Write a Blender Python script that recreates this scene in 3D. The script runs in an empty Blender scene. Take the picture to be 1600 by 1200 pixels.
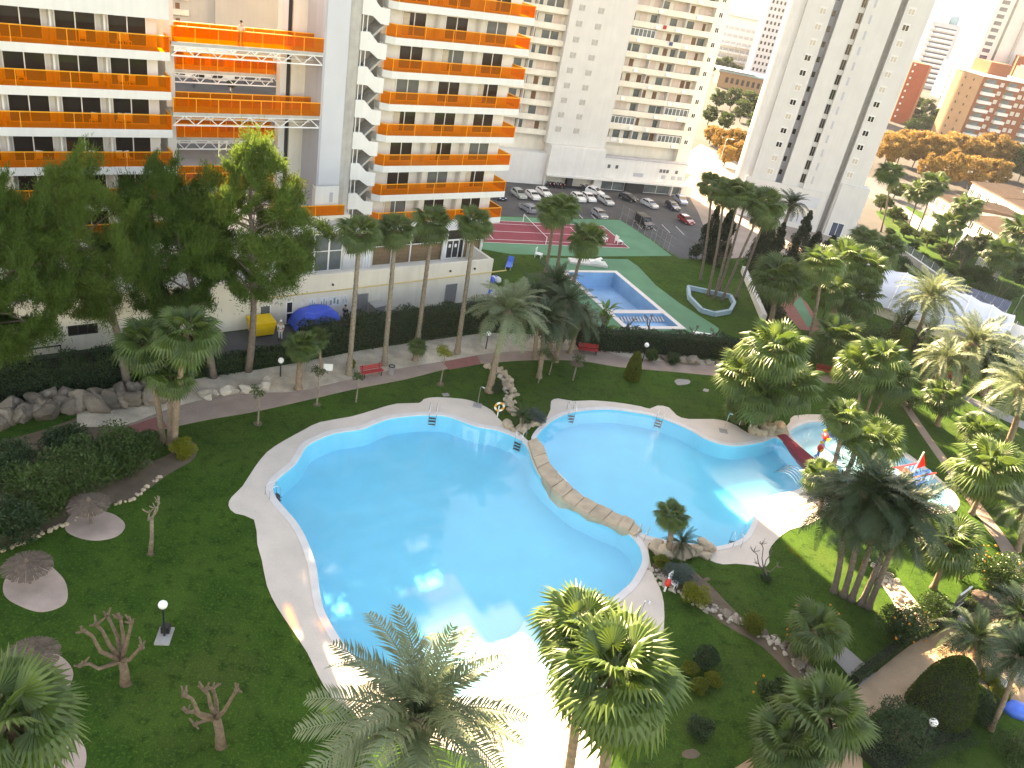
import bpy, math, random
import numpy as np
from mathutils import Vector, Matrix
from mathutils.geometry import tessellate_polygon

sc = bpy.context.scene
COL = sc.collection
random.seed(7)
RNG = np.random.default_rng(7)
R = math.radians

# ------------------------------------------------------------------ camera
CAM_H, FPX = 33.0, 1270.0                       # eye height above the garden, focal length in photo pixels
ROLL, PITCH = R(11.31), R(28.964)
_eu = Vector((0, math.sin(PITCH), math.cos(PITCH))); _fw = Vector((0, math.cos(PITCH), -math.sin(PITCH)))
_cx = math.cos(ROLL) * Vector((1, 0, 0)) + math.sin(ROLL) * _eu
_cy = -math.sin(ROLL) * Vector((1, 0, 0)) + math.cos(ROLL) * _eu
cd = bpy.data.cameras.new('camera'); cam = bpy.data.objects.new('camera', cd); COL.objects.link(cam)
cd.sensor_width = 36; cd.lens = 36 * FPX / 1600; cd.clip_start = 0.5; cd.clip_end = 60000
cam.matrix_world = Matrix(((_cx.x, _cy.x, -_fw.x, 0), (_cx.y, _cy.y, -_fw.y, 0), (_cx.z, _cy.z, -_fw.z, CAM_H), (0, 0, 0, 1)))
sc.camera = cam

# ------------------------------------------------------------------ sky, sun, exposure
SUN_AZ, SUN_EL = R(-34.2), R(30)
w = bpy.data.worlds.new('World'); sc.world = w; w.use_nodes = True
_n = w.node_tree.nodes; _l = w.node_tree.links
sky = _n.new('ShaderNodeTexSky'); sky.sky_type = 'NISHITA'; sky.sun_disc = False
sky.sun_elevation = SUN_EL; sky.sun_rotation = SUN_AZ; sky.dust_density = 0.8; sky.ozone_density = 1.0; sky.air_density = 1.0
_l.new(sky.outputs[0], _n['Background'].inputs[0]); _n['Background'].inputs[1].default_value = 0.1
sl = bpy.data.lights.new('sun', 'SUN'); sl.energy = 5.0; sl.angle = R(0.5); sl.color = (1, .94, .84)
sun = bpy.data.objects.new('sun', sl); COL.objects.link(sun)
SDIR = Vector((math.sin(SUN_AZ) * math.cos(SUN_EL), math.cos(SUN_AZ) * math.cos(SUN_EL), math.sin(SUN_EL)))
sun.rotation_euler = SDIR.to_track_quat('Z', 'Y').to_euler(); sun.location = (0, 0, 150)
vs = sc.view_settings; vs.view_transform = 'Standard'; vs.look = 'None'; vs.gamma = 1; vs.use_curve_mapping = False
vs.exposure = 3.05
try:
    vs.use_white_balance = True; vs.white_balance_temperature = 10800; vs.white_balance_tint = 18
except Exception:
    pass
sc.cycles.use_denoising = True
sc.cycles.max_bounces = 6; sc.cycles.diffuse_bounces = 3; sc.cycles.glossy_bounces = 3; sc.cycles.transparent_max_bounces = 12
sc.cycles.transmission_bounces = 3; sc.cycles.sample_clamp_indirect = 4

# ------------------------------------------------------------------ helpers
def ray(px, py): return (px - 800) / FPX * _cx + (600 - py) / FPX * _cy + _fw
def G(px, py, z=0.0):                            # where a photo pixel meets level ground
    d = ray(px, py); t = (z - CAM_H) / d.z; return Vector((d.x * t, d.y * t))
def at_depth(px, py, Y):                         # a photo pixel at forward distance Y
    d = ray(px, py); t = Y / d.y; return Vector((d.x * t, Y, CAM_H + d.z * t))
def GP(pts, z=0.0): return [G(x, y, z) for x, y in pts]
def smooth(pts, n=5, closed=True):
    P = [Vector(p) for p in pts]; N = len(P); out = []
    for i in range(N if closed else N - 1):
        p0, p1, p2, p3 = [P[(i + k) % N] if closed else P[min(max(i + k, 0), N - 1)] for k in (-1, 0, 1, 2)]
        for j in range(n):
            t = j / n
            out.append(.5 * ((2 * p1) + (p2 - p0) * t + (2 * p0 - 5 * p1 + 4 * p2 - p3) * t * t + (3 * p1 - p0 - 3 * p2 + p3) * t ** 3))
    if not closed: out.append(P[-1])
    return out

class MB:
    def __init__(s): s.v = []; s.f = []; s.m = []
    def add(s, vs, fs, m=0):
        b = len(s.v); s.v.extend([tuple(v) for v in vs]); s.f.extend([tuple(i + b for i in f) for f in fs]); s.m.extend([m] * len(fs)); return s
    def box(s, x0, y0, z0, x1, y1, z1, m=0):
        return s.add([(x0, y0, z0), (x1, y0, z0), (x1, y1, z0), (x0, y1, z0), (x0, y0, z1), (x1, y0, z1), (x1, y1, z1), (x0, y1, z1)],
                     [(0, 3, 2, 1), (4, 5, 6, 7), (0, 1, 5, 4), (1, 2, 6, 5), (2, 3, 7, 6), (3, 0, 4, 7)], m)
    def beam(s, a, b, w, h=None, m=0, up=(0, 0, 1)):
        a, b = Vector(a), Vector(b); h = h or w; d = (b - a).normalized(); u = Vector(up)
        if abs(d.dot(u)) > .98: u = Vector((1, 0, 0))
        r = d.cross(u).normalized() * w / 2; u = r.cross(d).normalized() * h / 2
        return s.add([a - r - u, a + r - u, a + r + u, a - r + u, b - r - u, b + r - u, b + r + u, b - r + u],
                     [(0, 3, 2, 1), (4, 5, 6, 7), (0, 1, 5, 4), (1, 2, 6, 5), (2, 3, 7, 6), (3, 0, 4, 7)], m)
    def tube(s, pts, rad, n=8, m=0, cap=True):
        pts = [Vector(p) for p in pts]; rad = rad if hasattr(rad, '__len__') else [rad] * len(pts); b = len(s.v); prev = None
        for i, p in enumerate(pts):
            d = (pts[min(i + 1, len(pts) - 1)] - pts[max(i - 1, 0)]).normalized()
            if prev is None:
                u = d.cross(Vector((0, 0, 1)) if abs(d.z) < .9 else Vector((1, 0, 0))).normalized()
            else: u = (prev - d * prev.dot(d)).normalized()
            prev = u; v = d.cross(u)
            for k in range(n):
                a = 2 * math.pi * k / n; s.v.append(tuple(p + (u * math.cos(a) + v * math.sin(a)) * rad[i]))
        for i in range(len(pts) - 1):
            for k in range(n):
                s.f.append((b + i * n + k, b + i * n + (k + 1) % n, b + (i + 1) * n + (k + 1) % n, b + (i + 1) * n + k)); s.m.append(m)
        if cap:
            s.f.append(tuple(b + k for k in range(n))[::-1]); s.f.append(tuple(b + (len(pts) - 1) * n + k for k in range(n))); s.m += [m, m]
        return s
    def lathe(s, prof, n=16, c=(0, 0, 0), m=0):
        b = len(s.v)
        for r, z in prof:
            for k in range(n):
                a = 2 * math.pi * k / n; s.v.append((c[0] + r * math.cos(a), c[1] + r * math.sin(a), c[2] + z))
        for i in range(len(prof) - 1):
            for k in range(n):
                s.f.append((b + i * n + k, b + i * n + (k + 1) % n, b + (i + 1) * n + (k + 1) % n, b + (i + 1) * n + k)); s.m.append(m)
        s.f.append(tuple(b + k for k in range(n))[::-1]); s.f.append(tuple(b + (len(prof) - 1) * n + k for k in range(n))); s.m += [m, m]
        return s
    def prism(s, poly, z0, z1, m=0, bottom=True):
        n = len(poly); vs = [(p[0], p[1], z0) for p in poly] + [(p[0], p[1], z1) for p in poly]
        area = sum(poly[i][0] * poly[(i + 1) % n][1] - poly[(i + 1) % n][0] * poly[i][1] for i in range(n))
        tr = tessellate_polygon([[Vector((p[0], p[1], 0)) for p in poly]]); fs = []
        for t in tr:
            a, b_, c = [Vector((poly[i][0], poly[i][1])) for i in t]
            if (b_ - a).cross(c - a) < 0: t = t[::-1]
            fs.append(tuple(i + n for i in t))
            if bottom: fs.append(tuple(t)[::-1])
        for i in range(n):
            j = (i + 1) % n; fs.append((i, j, j + n, i + n) if area > 0 else (j, i, i + n, j + n))
        return s.add(vs, fs, m)
    def mesh(s, name, mats, smooth=False):
        me = bpy.data.meshes.new(name); me.from_pydata(s.v, [], s.f)
        for mt in (mats if isinstance(mats, (list, tuple)) else [mats]): me.materials.append(mt)
        if isinstance(mats, (list, tuple)) and len(mats) > 1: me.polygons.foreach_set('material_index', s.m)
        if smooth: me.polygons.foreach_set('use_smooth', [True] * len(me.polygons))
        me.update(); return me
    def build(s, name, mats, parent=None, smooth=False, **k): return link(name, s.mesh(name, mats, smooth), parent, **k)

def link(name, data, parent=None, loc=(0, 0, 0), rot=(0, 0, 0), scale=(1, 1, 1), color=None):
    o = bpy.data.objects.new(name, data); COL.objects.link(o); o.parent = parent
    o.location = loc; o.rotation_euler = rot; o.scale = scale
    if color: o.color = color
    return o
def tag(o, label=None, cat=None, group=None, kind=None):
    if label: o['label'] = label
    if cat: o['category'] = cat
    if group: o['group'] = group
    if kind: o['kind'] = kind
    return o
def thing(name, label, cat, loc=(0, 0, 0), rz=0, group=None, scale=1):
    o = link(name, None, None, (loc[0], loc[1], loc[2] if len(loc) > 2 else 0), (0, 0, rz), (scale,) * 3); o.empty_display_size = .2
    return tag(o, label, cat, group)
def struct(o): return tag(o, kind='structure')
def copy_tree(o, parent=None):
    c = o.copy(); COL.objects.link(c); c.parent = parent
    for ch in [x for x in KIDS.get(o.name, [])]: copy_tree(ch, c)
    return c
KIDS = {}
def index_children():
    KIDS.clear()
    for o in bpy.data.objects:
        if o.parent: KIDS.setdefault(o.parent.name, []).append(o)
def sheet(name, poly, z, mat, holes=(), edge=0.0):
    loops = [[Vector((p[0], p[1], 0)) for p in poly]] + [[Vector((p[0], p[1], 0)) for p in h] for h in holes]
    flat = [p for l in loops for p in l]; mb = MB(); fs = []
    for t in tessellate_polygon(loops):
        a, b, c = [flat[i] for i in t]
        fs.append(tuple(t) if (b - a).cross(c - a).z > 0 else tuple(t)[::-1])
    mb.add([(p.x, p.y, z) for p in flat], fs)
    if edge:
        n = len(poly); mb.add([(p[0], p[1], z) for p in poly] + [(p[0], p[1], z - edge) for p in poly], [(i, (i + 1) % n, (i + 1) % n + n, i + n) for i in range(n)])
    return struct(mb.build(name, mat))
ORD = ['first', 'second', 'third', 'fourth', 'fifth', 'sixth', 'seventh', 'eighth', 'ninth', 'tenth', 'eleventh', 'twelfth', 'thirteenth', 'fourteenth', 'fifteenth', 'sixteenth']

# ------------------------------------------------------------------ materials
def _mat(name):
    m = bpy.data.materials.new(name); m.use_nodes = True; nt = m.node_tree
    return m, nt, nt.nodes['Principled BSDF'], nt.nodes['Material Output']
def mat(name, col, rough=.75, var=.12, scale=2.0, bump=0.0, bscale=None, spec=.3, metal=0, fine=0.0, stain=0.0, streak=0.0, objvar=0.0):
    """colour with soft blotches (var), grain (fine), rain streaks down walls (streak), relief (bump)"""
    m, nt, bs, out = _mat(name); N, L = nt.nodes, nt.links
    bs.inputs['Roughness'].default_value = rough; bs.inputs['Specular IOR Level'].default_value = spec; bs.inputs['Metallic'].default_value = metal
    tc = N.new('ShaderNodeTexCoord'); last = None
    def layer(scale, amt, detail, vec=None, pos=(.3, .7)):
        nonlocal last
        nz = N.new('ShaderNodeTexNoise'); nz.inputs['Scale'].default_value = scale; nz.inputs['Detail'].default_value = detail
        L.new(vec or tc.outputs['Object'], nz.inputs['Vector'])
        mr = N.new('ShaderNodeMapRange'); mr.inputs[1].default_value = pos[0]; mr.inputs[2].default_value = pos[1]
        mr.inputs[3].default_value = 1 - amt; mr.inputs[4].default_value = 1 + amt; L.new(nz.outputs['Fac'], mr.inputs[0])
        if last is None: last = mr.outputs[0]
        else:
            mu = N.new('ShaderNodeMath'); mu.operation = 'MULTIPLY'; L.new(last, mu.inputs[0]); L.new(mr.outputs[0], mu.inputs[1]); last = mu.outputs[0]
        return nz
    nz = layer(scale, var, 4)
    if fine: layer(scale * 25, fine, 2)
    if stain: layer(scale * .25, stain, 6, pos=(.4, .75))
    if streak:
        mp = N.new('ShaderNodeMapping'); mp.inputs['Scale'].default_value = (2.5, 2.5, .12); L.new(tc.outputs['Object'], mp.inputs['Vector']); layer(1.0, streak, 5, mp.outputs['Vector'])
    if objvar:
        oi = N.new('ShaderNodeObjectInfo'); mr = N.new('ShaderNodeMapRange'); mr.inputs[3].default_value = 1 - objvar; mr.inputs[4].default_value = 1 + objvar; L.new(oi.outputs['Random'], mr.inputs[0])
        mu = N.new('ShaderNodeMath'); mu.operation = 'MULTIPLY'; L.new(last, mu.inputs[0]); L.new(mr.outputs[0], mu.inputs[1]); last = mu.outputs[0]
    mx = N.new('ShaderNodeVectorMath'); mx.operation = 'SCALE'; mx.inputs[0].default_value = col[:3]; L.new(last, mx.inputs['Scale'])
    L.new(mx.outputs[0], bs.inputs['Base Color'])
    if bump:
        nb = N.new('ShaderNodeTexNoise'); nb.inputs['Scale'].default_value = bscale or scale * 8; nb.inputs['Detail'].default_value = 5; L.new(tc.outputs['Object'], nb.inputs['Vector'])
        b = N.new('ShaderNodeBump'); b.inputs['Strength'].default_value = bump; b.inputs['Distance'].default_value = .05; L.new(nb.outputs['Fac'], b.inputs['Height']); L.new(b.outputs[0], bs.inputs['Normal'])
    return m
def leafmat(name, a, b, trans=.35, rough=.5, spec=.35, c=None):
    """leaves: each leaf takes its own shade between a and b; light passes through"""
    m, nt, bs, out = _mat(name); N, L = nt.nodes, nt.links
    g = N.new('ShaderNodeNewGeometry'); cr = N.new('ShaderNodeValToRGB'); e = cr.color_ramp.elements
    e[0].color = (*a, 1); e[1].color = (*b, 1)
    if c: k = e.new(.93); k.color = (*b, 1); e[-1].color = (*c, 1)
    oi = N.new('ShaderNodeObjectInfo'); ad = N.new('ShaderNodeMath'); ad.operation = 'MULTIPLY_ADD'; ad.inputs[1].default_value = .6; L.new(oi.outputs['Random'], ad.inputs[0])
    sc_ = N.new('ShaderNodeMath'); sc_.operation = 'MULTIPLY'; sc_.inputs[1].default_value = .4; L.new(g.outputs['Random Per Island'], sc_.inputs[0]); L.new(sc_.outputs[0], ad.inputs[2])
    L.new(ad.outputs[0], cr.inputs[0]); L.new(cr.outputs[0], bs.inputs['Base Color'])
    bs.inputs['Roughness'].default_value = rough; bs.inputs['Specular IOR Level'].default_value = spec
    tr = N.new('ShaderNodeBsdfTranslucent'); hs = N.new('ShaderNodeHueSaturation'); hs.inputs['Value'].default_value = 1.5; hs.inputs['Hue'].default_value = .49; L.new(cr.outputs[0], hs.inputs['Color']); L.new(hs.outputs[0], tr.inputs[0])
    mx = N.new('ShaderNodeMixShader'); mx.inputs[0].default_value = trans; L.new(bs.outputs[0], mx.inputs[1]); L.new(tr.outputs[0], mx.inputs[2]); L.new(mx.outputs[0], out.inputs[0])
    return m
def tintglass(name, tcol, dcol, mixf=.5, rough=.06):
    m, nt, bs, out = _mat(name); N, L = nt.nodes, nt.links
    bs.inputs['Base Color'].default_value = (*dcol, 1); bs.inputs['Roughness'].default_value = rough
    t = N.new('ShaderNodeBsdfTransparent'); t.inputs[0].default_value = (*tcol, 1); mx = N.new('ShaderNodeMixShader'); mx.inputs[0].default_value = mixf
    L.new(t.outputs[0], mx.inputs[1]); L.new(bs.outputs[0], mx.inputs[2]); L.new(mx.outputs[0], out.inputs[0]); return m
def watermat(name, tcol, bump=.04, scale=.9, cloudy=.045):
    m, nt, bs, out = _mat(name); N, L = nt.nodes, nt.links; N.remove(bs)
    t = N.new('ShaderNodeBsdfTransparent'); t.inputs[0].default_value = (*tcol, 1)
    df = N.new('ShaderNodeBsdfDiffuse'); df.inputs[0].default_value = (.8, .88, .9, 1); m0 = N.new('ShaderNodeMixShader'); m0.inputs[0].default_value = cloudy; L.new(t.outputs[0], m0.inputs[1]); L.new(df.outputs[0], m0.inputs[2]); t = m0   # faintly milky water
    g = N.new('ShaderNodeBsdfGlossy'); g.inputs['Roughness'].default_value = .03
    fr = N.new('ShaderNodeFresnel'); fr.inputs[0].default_value = 1.33
    tc = N.new('ShaderNodeTexCoord'); nz = N.new('ShaderNodeTexNoise'); nz.inputs['Scale'].default_value = scale; nz.inputs['Detail'].default_value = 4; L.new(tc.outputs['Object'], nz.inputs['Vector'])
    b = N.new('ShaderNodeBump'); b.inputs['Strength'].default_value = bump * 4; b.inputs['Distance'].default_value = .05; L.new(nz.outputs['Fac'], b.inputs['Height'])
    L.new(b.outputs[0], g.inputs['Normal']); L.new(b.outputs[0], fr.inputs['Normal'])
    geo = N.new('ShaderNodeNewGeometry'); top = N.new('ShaderNodeMath'); top.operation = 'SUBTRACT'; top.inputs[0].default_value = 1; L.new(geo.outputs['Backfacing'], top.inputs[1]); mu = N.new('ShaderNodeMath'); mu.operation = 'MULTIPLY'; L.new(fr.outputs[0], mu.inputs[0]); L.new(top.outputs[0], mu.inputs[1])   # reflects on its upper side only
    mx = N.new('ShaderNodeMixShader'); L.new(mu.outputs[0], mx.inputs[0]); L.new(t.outputs[0], mx.inputs[1]); L.new(g.outputs[0], mx.inputs[2]); L.new(mx.outputs[0], out.inputs[0]); return m
def paintmat(name, rough=.25):
    m, nt, bs, out = _mat(name); oi = nt.nodes.new('ShaderNodeObjectInfo'); nt.links.new(oi.outputs['Color'], bs.inputs['Base Color'])
    bs.inputs['Roughness'].default_value = rough; bs.inputs['Coat Weight'].default_value = .6; bs.inputs['Coat Roughness'].default_value = .05; return m
def grassmat(name, a, b, dry):
    m, nt, bs, out = _mat(name); N, L = nt.nodes, nt.links; tc = N.new('ShaderNodeTexCoord')
    def nz(s, d=4):
        x = N.new('ShaderNodeTexNoise'); x.inputs['Scale'].default_value = s; x.inputs['Detail'].default_value = d; L.new(tc.outputs['Object'], x.inputs['Vector']); return x.outputs['Fac']
    def mixc(f, c1, c2, lo=.35, hi=.65):
        mr = N.new('ShaderNodeMapRange'); mr.inputs[1].default_value = lo; mr.inputs[2].default_value = hi; L.new(f, mr.inputs[0])
        mx = N.new('ShaderNodeMix'); mx.data_type = 'RGBA'; L.new(mr.outputs[0], mx.inputs[0])
        for i, c in ((6, c1), (7, c2)):
            if isinstance(c, tuple): mx.inputs[i].default_value = (*c, 1)
            else: L.new(c, mx.inputs[i])
        return mx.outputs[2]
    c = mixc(nz(.35, 6), a, b, .38, .62); c = mixc(nz(.14, 7), c, dry, .5, .78); c = mixc(nz(1.6, 5), c, tuple(x * .6 for x in a), .5, .72)
    c = mixc(nz(7, 4), c, tuple(x * 1.55 for x in b), .52, .75); c = mixc(nz(22, 3), c, tuple(x * .45 for x in a), .5, .68)
    L.new(c, bs.inputs['Base Color']); bs.inputs['Roughness'].default_value = .9; bs.inputs['Specular IOR Level'].default_value = .1
    bp = N.new('ShaderNodeBump'); bp.inputs['Strength'].default_value = .8; bp.inputs['Distance'].default_value = .06; L.new(nz(30, 4), bp.inputs['Height']); L.new(bp.outputs[0], bs.inputs['Normal']); return m

M = dict(
    white=mat('white_render', (.66, .645, .615), .8, .04, .6, .1, 30, streak=.04), cream=mat('cream_render', (.68, .63, .54), .8, .05, .5, .1, 25, streak=.05, stain=.05),
    beige=mat('beige_render', (.57, .555, .525), .85, .04, .4, .08, 20, streak=.03, fine=.02), greywall=mat('grey_render', (.42, .42, .45), .8, .05, .4, .05, 20, streak=.06),
    concrete=mat('concrete', (.40, .38, .35), .9, .12, 1.2, .2, 30, streak=.1), bluegrey=mat('blue_grey_render', (.5, .51, .535), .8, .05, .4),
    dark=mat('dark_gap', (.035, .033, .035), .6, .1, 3), black=mat('black_metal', (.02, .02, .022), .5, .1, 5), glass=mat('window_glass', (.028, .024, .022), .06, .3, .6, spec=.55),
    glassblue=mat('blue_window_glass', (.05, .07, .11), .08, .3, .5, spec=.6), glassgrey=mat('grey_window_glass', (.12, .14, .14), .1, .3, .5, spec=.5),
    frame=mat('white_frame', (.8, .79, .77), .45, .03, 3), metal=mat('grey_metal', (.45, .46, .47), .35, .06, 5, metal=.7), steel=mat('stainless_tube', (.7, .7, .72), .22, .05, 5, metal=1.0),
    truss=mat('white_steel', (.72, .72, .72), .4, .05, 3), curtain=mat('curtain', (.5, .44, .36), .9, .15, 6), brown=mat('brown_wood_panel', (.21, .135, .075), .6, .18, 3, .15, 12), door_brown=mat('brown_door', (.17, .085, .05), .55, .15, 3),
    salmon=mat('pale_pink_render', (.62, .5, .44), .85, .06, 1), oglass=tintglass('orange_acrylic', (1.0, .6, .18), (.75, .23, .015), .22), orail=mat('orange_rail', (.85, .36, .03), .4, .05, 3),
    asphalt=mat('asphalt', (.085, .085, .088), .9, .14, .3, .25, 40, fine=.12, stain=.15), paving=mat('grey_paving', (.3, .29, .275), .9, .1, .4, .15, 20, fine=.08, stain=.1),
    deck=mat('pool_deck_concrete', (.6, .52, .445), .85, .05, .7, .15, 40, fine=.05, stain=.07), coping=mat('white_coping', (.62, .59, .56), .6, .05, 1.5, .05, 30, fine=.03),
    beach=mat('pool_beach_orange', (.62, .36, .22), .7, .08, .6, .05), path=mat('pink_path', (.30, .225, .185), .9, .1, .8, .3, 40, fine=.12, stain=.1), redpath=mat('red_paving', (.26, .1, .085), .85, .12, 2, .2, 30),
    gravel=mat('pale_gravel', (.5, .43, .335), .95, .18, .9, .6, 60, fine=.28, stain=.18), orangepath=mat('sandstone_path', (.40, .27, .17), .9, .12, .6, .2, 30, fine=.1, stain=.12),
    pad=mat('pink_concrete_pad', (.42, .315, .265), .9, .09, 1.2, .3, 30, fine=.08, stain=.12), city=mat('city_ground', (.06, .057, .052), .9, .25, .02, fine=.1, stain=.25), plazam=mat('plaza_paving', (.30, .24, .205), .9, .1, .3, fine=.06, stain=.1), polbark=mat('pollard_bark', (.165, .115, .08), .95, .3, 6, .9, 14),
    soil=mat('bare_soil', (.13, .095, .065), .95, .2, 1.2, .5, 20, fine=.15), greencourt=mat('green_court', (.075, .22, .125), .85, .07, .4, fine=.05, stain=.12), redcourt=mat('red_court', (.26, .045, .06), .85, .07, .5, fine=.05, stain=.08),
    line=mat('white_line_paint', (.7, .68, .66), .7, .08, 2), tile=mat('pool_tile_blue', (.03, .53, .72), .5, .05, .5, fine=.03), tile2=mat('pool_tile_pale', (.27, .64, .80), .5, .06, .6), tilek=mat('kids_pool_tile', (.34, .66, .76), .5, .08, .6), tilerect=mat('old_pool_tile', (.2, .44, .66), .5, .16, .35, stain=.18),
    rock=mat('rough_rock', (.19, .155, .12), .95, .3, 1.5, .9, 5, fine=.15, objvar=.35), paleck=mat('pale_rock', (.40, .35, .29), .95, .2, 1.6, .8, 5, fine=.1, objvar=.3), sandrock=mat('sandstone_slab', (.43, .34, .245), .9, .16, 1.4, .5, 8, fine=.08, objvar=.14),
    thatch=mat('dry_thatch', (.145, .105, .08), .95, .25, 5, .9, 30, fine=.25), bark=mat('palm_bark', (.23, .165, .115), .95, .25, 4, .9, 12, fine=.15), pinebark=mat('pine_bark', (.16, .125, .1), .95, .25, 5, .9, 14), palebark=mat('pale_bark', (.22, .175, .13), .95, .35, 6, .9, 14, fine=.2), skirt=mat('dead_frond_skirt', (.20, .135, .075), .95, .25, 8, .6, 20),
    red=mat('red_paint', (.38, .03, .035), .5, .12, 4), redrub=mat('red_rubber', (.30, .035, .05), .8, .1, 2), yellow=mat('yellow_plastic', (.75, .47, .02), .5, .08, 2), blue=mat('blue_tarp', (.015, .09, .55), .45, .15, 2, .5, 5), tblue=mat('turquoise_paint', (.25, .37, .43), .6, .1, 2), toyblue=mat('toy_blue', (.03, .15, .6), .4, .05, 3), toyred=mat('toy_red', (.6, .04, .03), .4, .05, 3),
    globe=mat('white_globe', (.85, .85, .84), .3, .01, 2), whiteplastic=mat('white_plastic', (.78, .78, .76), .4, .03, 3), rubber=mat('tyre_rubber', (.025, .025, .025), .8, .1, 8), car=paintmat('car_paint'), lamp_glass=mat('lamp_lens', (.7, .7, .68), .15, .02, 3), taillight=mat('tail_lens', (.4, .02, .02), .2, .02, 3), plate=mat('plate', (.75, .75, .72), .5, .02, 3),
    slabwall=mat('grey_beige_render', (.43, .405, .375), .85, .05, .3, .08, 20, streak=.03), rooftile=mat('terracotta_roof', (.115, .078, .058), .9, .14, .8, .4, 12, fine=.1), redbrick=mat('red_brick_render', (.27, .09, .045), .85, .08, .5, .2, 20, fine=.06), pipe=mat('pale_yellow_pipe', (.6, .45, .2), .5, .05, 3), orangewall=mat('orange_render', (.3, .18, .105), .85, .06, .5),
    skin=mat('skin', (.45, .28, .2), .6, .05, 5), cloth_white=mat('white_cloth', (.7, .69, .67), .9, .08, 6), cloth_dark=mat('dark_cloth', (.04, .04, .055), .9, .15, 6), cloth_blue=mat('denim_cloth', (.06, .09, .18), .9, .15, 6), hair=mat('dark_hair', (.03, .02, .015), .7, .2, 20),
    solar=mat('solar_panel', (.025, .035, .07), .2, .1, 2, spec=.6), tent=mat('white_membrane', (.52, .56, .63), .6, .04, .5), paper=mat('printed_paper', (.7, .7, .68), .8, .06, 4), ink=mat('print_ink', (.2, .28, .25), .8, .3, 8),  # tent: bluish tone of a white membrane in shade put into its colour
    fence_glass=tintglass('fence_glass', (.8, .86, .86), (.3, .34, .34), .25),
    grass=grassmat('lawn_grass', (.022, .066, .008), (.042, .10, .013), (.065, .085, .022)),
    fan=leafmat('fan_leaf', (.03, .075, .012), (.11, .175, .035), .3, .42, .5), fand=leafmat('fan_leaf_shaded', (.018, .05, .009), (.08, .135, .024), .25, .45, .45), date=leafmat('date_leaf', (.075, .105, .05), (.19, .235, .12), .25, .45, .5), dated=leafmat('date_leaf_shaded', (.012, .034, .012), (.034, .066, .02), .2, .5, .4),  # paler and darker leaf copies: sun and shade on the crowns put into the colour
    pine=leafmat('pine_needles', (.03, .08, .012), (.115, .185, .035), .35, .6, .2), hedge=leafmat('hedge_leaf', (.009, .03, .010), (.032, .072, .022), .2, .5, .35), shrub=leafmat('shrub_leaf', (.016, .045, .01), (.05, .10, .02), .25, .5, .35), topi=leafmat('clipped_conifer_leaf', (.022, .05, .006), (.06, .10, .012), .2, .6, .2), yshrub=leafmat('yellow_shrub_leaf', (.055, .085, .006), (.2, .21, .015), .3, .5, .3), gshrub=leafmat('grey_shrub_leaf', (.05, .085, .075), (.10, .14, .12), .2, .6, .2), autumn=leafmat('autumn_leaf', (.13, .085, .025), (.32, .21, .07), .3, .7, .1), conifer=leafmat('cypress_leaf', (.008, .022, .01), (.02, .042, .016), .15, .6, .25), citrus=leafmat('citrus_leaf', (.014, .045, .008), (.05, .105, .02), .25, .4, .45, (.55, .2, .01)), street=leafmat('street_leaf', (.022, .05, .012), (.065, .10, .03), .3, .6, .2), broad_lit=leafmat('broad_leaf', (.04, .12, .015), (.10, .22, .03), .35, .4, .5),
)

# ================================================================== the setting: ground, pools, paths
LOW = -11.0                                     # the street and car park lie a terrace below the garden
main_px = [(675,649),(650,649.5),(612,654),(587,662),(565,671),(525,677),(500,686),(480,697),(470,712),(460,727),(437,746),(427,760),(429,775),(442,792),(462,815),(477,840),(487,865),(494,887),(500,930),(507,957),(522,985),(535,1005),(550,1025),(575,1050),(607,1070),(637,1080),(700,1090),(737,1090),(787,1083),(845,1070),(875,1054),(895,1030),(912,1000),(930,968),(948,945),(967,928),(984,913),(997,893),(1004,875),(1000,857),(990,842),(975,830),(950,820),(922,807),(897,794),(875,775),(857,759),(842,742),(832,722),(827,707),(822,697),(812,687),(795,679),(775,672),(750,668),(725,660),(700,651)]
two_px = [(837,689),(842,677),(855,664),(870,654),(890,646),(920,641),(955,640),(987,644),(1020,650),(1050,660),(1077,672),(1100,685),(1125,694),(1150,697),(1175,694),(1195,690),(1213,684),(1230,697),(1248,713),(1264,728),(1262,750),(1246,766),(1218,772),(1195,781),(1181,803),(1167,834),(1150,847),(1125,854),(1110,856),(1090,852),(1060,848),(1037,844),(1008,837),(996,828),(983,815),(965,805),(938,791),(908,776),(885,757),(865,737),(853,715),(848,700)]
kid_px = [(1234,678),(1247,666),(1268,660),(1295,661),(1325,668),(1370,690),(1404,708),(1440,732),(1470,756),(1486,774),(1486,787),(1470,793),(1430,790),(1390,786),(1345,776),(1305,764),(1282,745),(1275,728),(1256,703)]
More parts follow.
